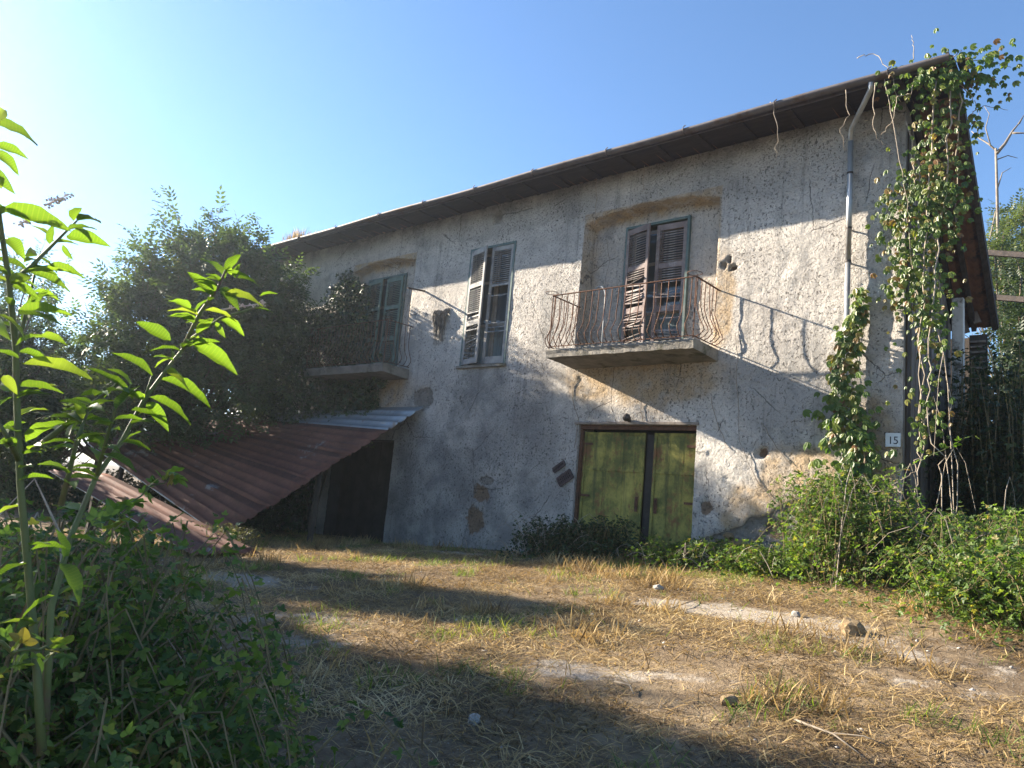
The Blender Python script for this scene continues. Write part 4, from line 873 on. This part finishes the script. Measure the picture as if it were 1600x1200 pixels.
for pts in ([W(1380, 120, -.85), W(1395, 190, -.8), W(1415, 290, -.6), W(1425, 420, -.4)], [W(1338, 90, -.85), W(1365, 85, -.8), W(1390, 110, -.85), W(1408, 160, -.8)], [W(1320, 140, -.9), W(1325, 180, -.85), W(1312, 205, -.8), W(1320, 235, -.7)], [W(1368, 130, -.9), W(1363, 190, -.8), W(1370, 215, -.7), W(1384, 226, -.6)],
            [W(1205, 160, -.9), W(1216, 200, -.85), W(1212, 250, -.8)], [W(1430, 120, -.9), W(1425, 145, -.9), W(1400, 150, -.85), W(1395, 190, -.8), W(1375, 212, -.7)], [W(1490, 95, -.7), W(1530, 92, -.6), W(1580, 105, -.5)], [W(1500, 130, -.6), W(1520, 150, -.5), W(1530, 175, -.4)],
            [W(1480, 95, -.8), W(1500, 80, -.75), W(1510, 92, -.7)], [W(1428, 95, -.8), W(1427, 70, -.75), W(1424, 55, -.7)], [W(1515, 180, -.3), W(1535, 165, -.2), W(1575, 172, -.1)]): strand(pts, .007, 'tendril', 'vine', gc, .012)
# leaf masses of the creeper: (pixel, depth, spread across, spread down, count)
nl = 0; small = []
for px, py, y, sx, sz, n_ in ((1470, 110, -.75, .38, .16, 60), (1510, 110, -.6, .25, .16, 30), (1440, 130, -.8, .25, .10, 24), (1465, 200, -.55, .14, .35, 46), (1440, 275, -.5, .22, .28, 46), (1480, 300, -.4, .16, .35, 50), (1425, 310, -.35, .2, .3, 56), (1470, 340, -.35, .18, .2, 40), (1430, 400, -.3, .22, .3, 70),
                              (1440, 470, -.3, .18, .3, 42), (1395, 340, -.3, .12, .2, 24), (1410, 440, -.25, .14, .2, 26), (1455, 520, -.25, .12, .3, 26), (1445, 650, -.35, .14, .18, 28), (1500, 180, -.4, .16, .3, 30), (1535, 120, -.4, .25, .2, 18), (1450, 460, .3, .16, .8, 40)):
    c = at(px, py, y)
    for k in range(int(n_ * 2.6)):
        p = c + np.array([g.normal(0, sx), g.normal(0, .12), g.normal(0, sz)]); d = np.array([g.normal(0, .6), -.4, -.7]); nn = np.array([g.normal(0, .5) - .2, -.9, .6 + g.normal(0, .4)])
        if p[1] > -.06 and p[0] < HX1 and p[2] < 6.4: p[1] = -.08
        if nl < 290: place_leaf(pm, p, d, nn, .09 * g.uniform(.6, 1.25), gc); nl += 1
        else: small.append((p, d, nn))
P = np.array([s[0] for s in small]); keep(cloud('foliage', P, np.array([s[1] for s in small]), np.array([s[2] for s in small]), .085 * g.uniform(.6, 1.25, len(P)), 'palm', M['creeper_stuff'], None, None, True, g), gc)

# ------------------------------------------------------------------ what stands beyond the gable
gs = thing('side_shed', 'ruined timber shed frame with a flaking white post behind the house corner', 'shed', (-2.0, 3.4, -.4))
keep(MB().box(-2.44, -2.27, 2.60, 2.74, -.5, 3.98).build('post', M['whitepost'], None, False, .01), gs)
keep(MB().box(-2.24, -1.98, 2.95, 2.99, 1.5, 3.4).build('louvre_panel', M['darkwood']), gs)
for k in range(20):
    z = 1.55 + k * .09; keep(MB().box(-2.22, -2.0, 2.90, 2.945, z, z + .032).build('louvre', M['timber']), gs)
for a, b_ in ((W(1470, 390, 3.4), W(1510, 520, 3.4)), (W(1488, 395, 3.3), W(1528, 505, 3.3)), (W(1495, 400, 3.2), W(1505, 470, 3.2))): keep(MB().bar(a, b_, .11, .07).build('rafter', M['timber']), gs)
for a, b_ in ((W(1515, 393, 3.5), W(1640, 402, 3.3)), (W(1512, 461, 3.4), W(1640, 472, 3.2))): keep(MB().bar(a, b_, .09, .09).build('crossbar', M['iron_dark']), gs)
q_ = W(1640, 402, 3.3); keep(MB().bar((q_[0], q_[1], -.8), (q_[0], q_[1], q_[2] + .12), .09).build('post', M['iron_dark']), gs)
keep(MB().box(-3.6, -2.25, 4.4, 4.6, -.8, 3.7).build('back_wall', M['darkwood']), gs)
tag(MB().tube([W(1340, 828, -1.0), W(1430, 818, -.8), W(1560, 838, -.6)], [.035, .04, .03], 7).build('timber_pole', M['deadwood'], None, True), 'dark pole lying across the brambles below the number plate', 'pole')

# ------------------------------------------------------------------ broad-leaved plant in the left foreground
def poke_mesh(seed):
    g_ = np.random.default_rng(seed); n = 9; V = []; cr_ = g_.uniform(.15, .5)
    for i in range(n):
        t = i / (n - 1); w = .185 * math.sin(math.pi * min(1, t ** .8 * .98 + .02)) ** .85 * (1 - .15 * t) if 0 < t < 1 else .004
        z = -cr_ * t * t * .45 + .05 * math.sin(t * 3); wv = .018 * math.sin(t * 17 + seed) 
        V += [(-w, t, z + .09 * w / .2 + wv), (-w * .5, t, z + .03 * w / .2), (0, t, z - .012), (w * .5, t, z + .03 * w / .2), (w, t, z + .09 * w / .2 - wv)]
    Fq = [(i * 5 + k, i * 5 + k + 1, i * 5 + k + 6, i * 5 + k + 5) for i in range(n - 1) for k in range(4)]
    me = bpy.data.meshes.new('leaf'); me.from_pydata(V, [], Fq); me.materials.append(M['poke_leaf']); me.polygons.foreach_set('use_smooth', np.ones(len(Fq), bool)); me.update(); return me
pmesh = [poke_mesh(k) for k in range(5)]
pk = thing('pokeweed', 'tall broad-leaved plant with backlit bright green leaves in the left foreground', 'plant', (*atd(70, 1000, 2.7)[:2], -1.5)); g = np.random.default_rng(41)
K = lambda px, py, d: tuple(atd(px, py, d))
stems = [([(66, 1180, 2.45), (58, 1050, 2.45), (45, 900, 2.45), (32, 760, 2.4), (27, 640, 2.4), (24, 540, 2.4), (14, 440, 2.35), (2, 360, 2.35), (-14, 250, 2.3), (-20, 150, 2.3)], 0.0115), ([(70, 1150, 2.5), (80, 950, 2.55), (110, 840, 2.6), (150, 745, 2.65), (190, 690, 2.7), (225, 625, 2.7), (262, 575, 2.7), (300, 528, 2.75), (345, 497, 2.75), (404, 480, 2.8)], .010),
         ([(285, 545, 2.72), (312, 490, 2.72), (340, 450, 2.72), (356, 415, 2.72)], .008), ([(70, 690, 2.6), (120, 650, 2.62), (185, 598, 2.65)], .010), ([(95, 790, 2.5), (120, 690, 2.5), (138, 640, 2.5)], .009), ([(14, 445, 2.35), (50, 415, 2.4), (85, 380, 2.42), (120, 345, 2.45)], .007), ([(24, 560, 2.4), (45, 470, 2.5), (60, 400, 2.55)], .006),
         ([(150, 745, 2.65), (180, 640, 2.6), (205, 600, 2.6)], .007), ([(30, 720, 2.4), (10, 680, 2.3), (-15, 640, 2.3)], .008), ([(225, 625, 2.7), (238, 585, 2.7)], .005)]
for pts, r0 in stems: keep(MB().tube([K(*p) for p in pts], np.linspace(r0, r0 * .4, len(pts)).tolist(), 8).build('stem', M['stem'], None, True), pk)
L_ = [(-20, 152, -55, 120), (-21, 155, -35, 90), (-20, 170, -70, 165), (-18, 200, -75, 190), (-16, 240, -70, 250), (-12, 192, 62, 218), (-12, 228, 38, 240), (-10, 235, 28, 268), (3, 325, 108, 356), (115, 345, 124, 317), (120, 345, 158, 340), (104, 368, 164, 378), (78, 382, 82, 350), (98, 382, 110, 401), (12, 372, 36, 396), (36, 420, 109, 447), (75, 414, 131, 429), (28, 484, 109, 487), (28, 490, 94, 502), (0, 492, 46, 522), (54, 527, 100, 530), (-4, 498, 10, 527), (34, 568, 140, 584), (5, 587, 26, 614), (26, 622, 75, 608),
      (352, 435, 319, 399), (333, 462, 295, 422), (362, 430, 354, 406), (368, 434, 374, 411), (370, 434, 407, 440), (350, 460, 412, 470), (405, 463, 431, 456), (298, 484, 264, 466), (304, 490, 322, 468), (337, 503, 351, 527), (267, 532, 215, 500), (300, 535, 369, 577), (238, 587, 182, 549), (266, 560, 242, 572), (250, 592, 330, 622), (208, 624, 147, 568), (233, 620, 300, 655), (137, 645, 160, 628), (205, 640, 266, 660), (262, 575, 290, 592), (255, 580, 300, 604),
      (16, 612, 5, 586), (29, 616, 62, 608), (61, 608, 88, 600), (147, 618, 168, 608), (107, 683, 128, 648), (136, 637, 160, 637), (157, 693, 128, 688), (160, 709, 212, 732), (115, 700, 85, 696), (45, 702, 64, 692), (40, 660, -5, 672), (24, 700, -8, 690), (40, 690, 100, 655), (30, 650, 72, 632), (140, 640, 175, 620), (230, 628, 262, 668), (190, 690, 235, 700), (180, 640, 215, 602), (205, 602, 178, 572), (30, 560, -6, 545), (24, 540, 60, 520), (345, 497, 380, 520), (312, 492, 280, 478), (30, 750, 80, 740), (36, 790, -10, 800), (45, 860, 100, 850), (42, 880, -10, 900), (110, 840, 170, 850), (95, 880, 130, 930), (85, 930, 30, 960), (150, 745, 110, 730), (-14, 260, 20, 300), (4, 360, -12, 395), (85, 380, 60, 350), (12, 440, 60, 462), (48, 470, 88, 458), (60, 402, 88, 420), (20, 620, -10, 640), (120, 690, 160, 670), (345, 450, 372, 478), (225, 625, 196, 610)]
for k, (x0, y0, x1, y1) in enumerate(L_):
    dd = 2.35 + .4 * min(max(x0, 0), 300) / 300 + g.uniform(-.06, .06); a = atd(x0, y0, dd); b_ = atd(x1, y1, dd + g.uniform(-.09, .09)); d = b_ - a; ln = np.linalg.norm(d) * 1.05
    nn = UP * .75 + np.array([-.5, -.35, 0]) * g.uniform(.2, 1.1) + rdir(1, g)[0] * .25
    place_leaf(pmesh[k % 5], a, d, nn, max(ln, .05), pk)
for k in range(120):
    pts, r0 = stems[g.choice([0, 0, 0, 1, 1, 2, 3, 4, 5, 6, 7, 8])]; i = g.integers(len(pts) - 1); t = g.random(); p0 = np.array(K(*pts[i])) * (1 - t) + np.array(K(*pts[i + 1])) * t
    d = rdir(1, g)[0]; d[2] = abs(d[2]) * .3; d = d / np.linalg.norm(d); place_leaf(pmesh[k % 5], p0, d, UP + rdir(1, g)[0] * .5, g.uniform(.05, .12), pk)
for (x0, y0, x1, y1, d) in ((28, 352, 64, 332, 2.4), (72, 320, 110, 303, 2.5), (345, 484, 416, 473, 2.78)):
    a = atd(x0, y0, d); b_ = atd(x1, y1, d); m = MB(); m.tube([tuple(a), tuple(b_)], [.003, .0015], 4)
    for j in range(46):
        t = g.random() ** .8; c = a * (1 - t) + b_ * t + rdir(1, g)[0] * .011; r_ = .0042 * g.uniform(.7, 1.2)
        m.add([c + np.array(o_) * r_ for o_ in ((1, 0, 0), (-1, 0, 0), (0, 1, 0), (0, -1, 0), (0, 0, 1), (0, 0, -1))], [(0, 2, 4), (2, 1, 4), (1, 3, 4), (3, 0, 4), (2, 0, 5), (1, 2, 5), (3, 1, 5), (0, 3, 5)])
    keep(m.build('flower_spike', M['berry']), pk)
# single long bramble canes reaching out of the left thicket
def cane(label, pts, size, seed, n=16, every=2):
    g_ = np.random.default_rng(seed); P = [np.array(K(*p)) for p in pts]; t0 = np.linspace(0, 1, len(P)); tt = np.linspace(0, 1, n); Q = np.stack([np.interp(tt, t0, np.array(P)[:, i]) for i in range(3)], 1) + g_.normal(0, .006, (n, 3))
    root = thing('bramble_cane', label, 'bramble', tuple(P[0])); keep(MB().tube([tuple(q) for q in Q], np.linspace(.006, .002, n).tolist(), 5).build('stem', M['stem'], None, True), root)
    tv, tf = LT['tri']; me = bpy.data.meshes.new('leaf'); me.from_pydata(tv.tolist(), [], tf.tolist()); me.materials.append(M['creeper_leaf']); me.update()
    for j in range(2, n):
        for s in range(every): d = rdir(1, g_)[0]; place_leaf(me, Q[j], d * .8 + (Q[-1] - Q[0]) * .5 + UP * .1, UP + rdir(1, g_)[0] * .6, size * g_.uniform(.6, 1.2), root)
cane('arching bramble cane with fresh leaves in front of the fallen sheets', [(150, 850, 3.6), (185, 800, 3.6), (240, 760, 3.65), (278, 740, 3.7)], .085, 51)
cane('leafy bramble cane low over the yard left of the middle', [(170, 950, 3.4), (220, 925, 3.4), (270, 915, 3.45), (305, 912, 3.5)], .075, 52)
cane('fresh bramble cane reaching to the right at the bottom left', [(200, 1140, 3.0), (290, 1140, 3.0), (370, 1120, 3.05), (450, 1098, 3.1)], .06, 53, 18)
cane('sunlit bramble sprig with yellow-green leaves at the left edge', [(-20, 1000, 2.2), (30, 1020, 2.2), (75, 1016, 2.25), (115, 1010, 2.3)], .06, 54, 14, 1)
cane('pale arching cane crossing the dark gap above the thicket on the right', [(1330, 760, 11.2), (1400, 740, 11.0), (1470, 705, 10.9), (1520, 680, 10.8)], .11, 55, 14, 1)

# ------------------------------------------------------------------ ground cover
LT['blade'] = (np.array([(-.024, 0, 0), (.024, 0, 0), (.02, .5, .10), (-.02, .5, .10), (0, 1, .06)], float), np.array([(0, 1, 2), (0, 2, 3), (3, 2, 4)]))
def scatter(name, label, cat, n, dens, size, up, mat, seed, kind='blade', var=None, lift=.0, area=(-16, 2.6, -10.4, -.25)):
    g_ = np.random.default_rng(seed); x = g_.uniform(area[0], area[1], n); y = g_.uniform(area[2], area[3], n)
    ok = g_.random(n) < dens(x, y); x, y = x[ok], y[ok]; n = len(x); P = np.stack([x, y, glut(x, y, 3) + lift * g_.random(n) + .004], 1)
    a = g_.uniform(0, 2 * math.pi, n); D = np.stack([np.cos(a), np.sin(a), up * g_.random(n) ** 1.5], 1)
    v = np.clip(fbm(x * 1.3, y * 1.3, seed) * 1.3 - .22 + g_.normal(.1, .2, n), 0, 1) if var is None else var(x, y, g_)
    o = cloud(name, P, D, UP + rdir(n, g_) * .5, size[0] + (size[1] - size[0]) * g_.random(n) ** 1.7, kind, M[mat], None, v, True, g_); return tag(o, label, cat, None, 'stuff')
pal = lambda x, y: np.clip(1 - .8 * glut(x, y, 2), .12, 1)
frus = lambda x, y: (y > -11.2 + .20 * np.abs(x)) | (x > -3)                       # the part of the yard that shows
close = lambda x, y: np.clip(1.25 - np.hypot(x, y + 11.2) / 16., .25, 1)
scatter('dry_grass', 'mown dry straw and withered grass covering the yard', 'grass', 560000, lambda x, y: pal(x, y) * frus(x, y) * close(x, y) * sstep(.20, .52, fbm(x * 1.1, y * 1.1, 61)) * .95, (.035, .17), .45, 'straw', 61)
scatter('leaf_litter', 'brown leaf litter and rotted stalks lying on the yard', 'litter', 170000, lambda x, y: pal(x, y) * frus(x, y) * close(x, y) * sstep(.38, .66, fbm(x * .9, y * .9, 71)), (.03, .12), .3, 'litter', 62)
scatter('tall_dry_grass', 'upright tufts of yellow dry grass standing in the yard', 'grass', 260000, lambda x, y: pal(x, y) * frus(x, y) * sstep(.60, .72, fbm(x * 1.5, y * 1.5, 81)) * .7, (.07, .26), 2.2, 'straw', 63)
scatter('green_grass', 'low green grass sprouting between the straw', 'grass', 240000, lambda x, y: pal(x, y) * frus(x, y) * sstep(.58, .70, fbm(x * 1.9, y * 1.9, 91)) * .75, (.05, .17), 1.8, 'greengrass', 64)
def pebbles():
    g_ = np.random.default_rng(66); n = 5200; x = g_.uniform(-14, 2.5, n); y = g_.uniform(-10, -.4, n)
    ok = (g_.random(n) < .12 + .8 * glut(x, y, 2) + .5 * sstep(.55, .7, fbm(x, y, 67))) & frus(x, y); x, y = x[ok], y[ok]; n = len(x)
    t = np.array([(1, 0, 0), (-1, 0, 0), (0, 1, 0), (0, -1, 0), (0, 0, 1), (0, 0, -1)], float); f = np.array([(0, 2, 4), (2, 1, 4), (1, 3, 4), (3, 0, 4), (2, 0, 5), (1, 2, 5), (3, 1, 5), (0, 3, 5)])
    s = .006 + .02 * g_.random(n) ** 3; V = t[None] * g_.uniform(.6, 1.3, (n, 6, 1)) * s[:, None, None]; V[:, :, 2] *= .6; P = np.stack([x, y, glut(x, y, 3) + s * .2], 1)
    a = g_.uniform(0, 6.3, n); ca, sa = np.cos(a)[:, None], np.sin(a)[:, None]; V = np.stack([V[:, :, 0] * ca - V[:, :, 1] * sa, V[:, :, 0] * sa + V[:, :, 1] * ca, V[:, :, 2]], 2) + P[:, None]
    tag(fmesh('gravel', V.reshape(-1, 3), (f[None] + (np.arange(n) * 6)[:, None, None]).reshape(-1, 3), M['greyrock']), 'pale gravel and crumbs of mortar strewn over the yard', 'gravel', None, 'stuff')
pebbles()
def rock(label, px, py, s, mat, seed):
    p = onground(px, py); me = pebble(1, .8, .7, seed, 2); me.materials.append(M[mat]); o = bpy.data.objects.new('rock', me); C.objects.link(o); o.location = (p[0], p[1], p[2] + s * .3); o.scale = (s, s, s); o.rotation_euler = (.1, .1, seed); tag(o, label, 'rock')
rock('ochre rock lying at the edge of the right-hand shrub', 1330, 990, .13, 'rock', 1); rock('small pale stone on the gravel track near the brambles', 1243, 964, .06, 'greyrock', 2)
rock('pale block half hidden in grass below the green door', 1028, 922, .07, 'greyrock', 3); rock('reddish clod in the sunlit straw at bottom right', 1140, 1100, .06, 'rock', 4); rock('pale flat stone in the shaded foreground', 740, 1130, .05, 'greyrock', 5)
def stick(label, a, b_, r_):
    p, q = onground(*a), onground(*b_); m_ = (p + q) / 2 + np.array([.03, .02, .02]); up_ = np.array([0, 0, r_ + .015]); tag(MB().tube([tuple(p + up_), tuple(m_ + up_), tuple(q + up_)], [r_, r_ * .8, r_ * .4], 6).build('stick', M['deadwood'], None, True), label, 'stick', 'sticks on the yard')
stick('longest pale stick lying in the straw at the bottom right', (1240, 1130), (1350, 1190), .007); stick('thin stick pointing at the bottom edge right of centre', (1290, 1150), (1390, 1172), .005); stick('short twig in the sunlit grass right of centre', (960, 1070), (990, 1090), .008)
stick('thin straight stick in the shaded grass left of centre', (372, 1060), (395, 1035), .007); stick('curved twig at the edge of the shadow below the green door', (1045, 955), (1090, 940), .008)
# dry grass rooted on the far end of the roof
g = np.random.default_rng(71); n = 260; P = np.stack([g.normal(-17.6, .35, n), g.uniform(-.8, -.5, n), np.full(n, 6.43)], 1)
tag(cloud('roof_grass', P, np.stack([g.normal(0, .3, n), g.normal(0, .3, n), np.ones(n)], 1), rdir(n, g), g.uniform(.12, .34, n), 'blade', M['straw'], None, None, True, g), 'tuft of dry grass growing on the far end of the roof', 'grass', None, 'stuff')

# ------------------------------------------------------------------ scattering volume added to imitate lens glare
hz = MB().box(-310, 310, -310, 310, -6, 13.5).build('glare_veil', None); tag(hz, 'thin scattering volume added to imitate veiling lens glare', 'glare_veil', None, 'stuff')
hm = bpy.data.materials.new('glare_veil_air'); hm.use_nodes = True; ht = hm.node_tree; ht.nodes.remove(ht.nodes['Principled BSDF'])
pv_ = ht.nodes.new('ShaderNodeVolumePrincipled'); pv_.inputs['Color'].default_value = (.80, .90, 1, 1); pv_.inputs['Density'].default_value = .0017; pv_.inputs['Anisotropy'].default_value = .8
ht.links.new(pv_.outputs[0], ht.nodes['Material Output'].inputs['Volume']); hz.data.materials.append(hm)
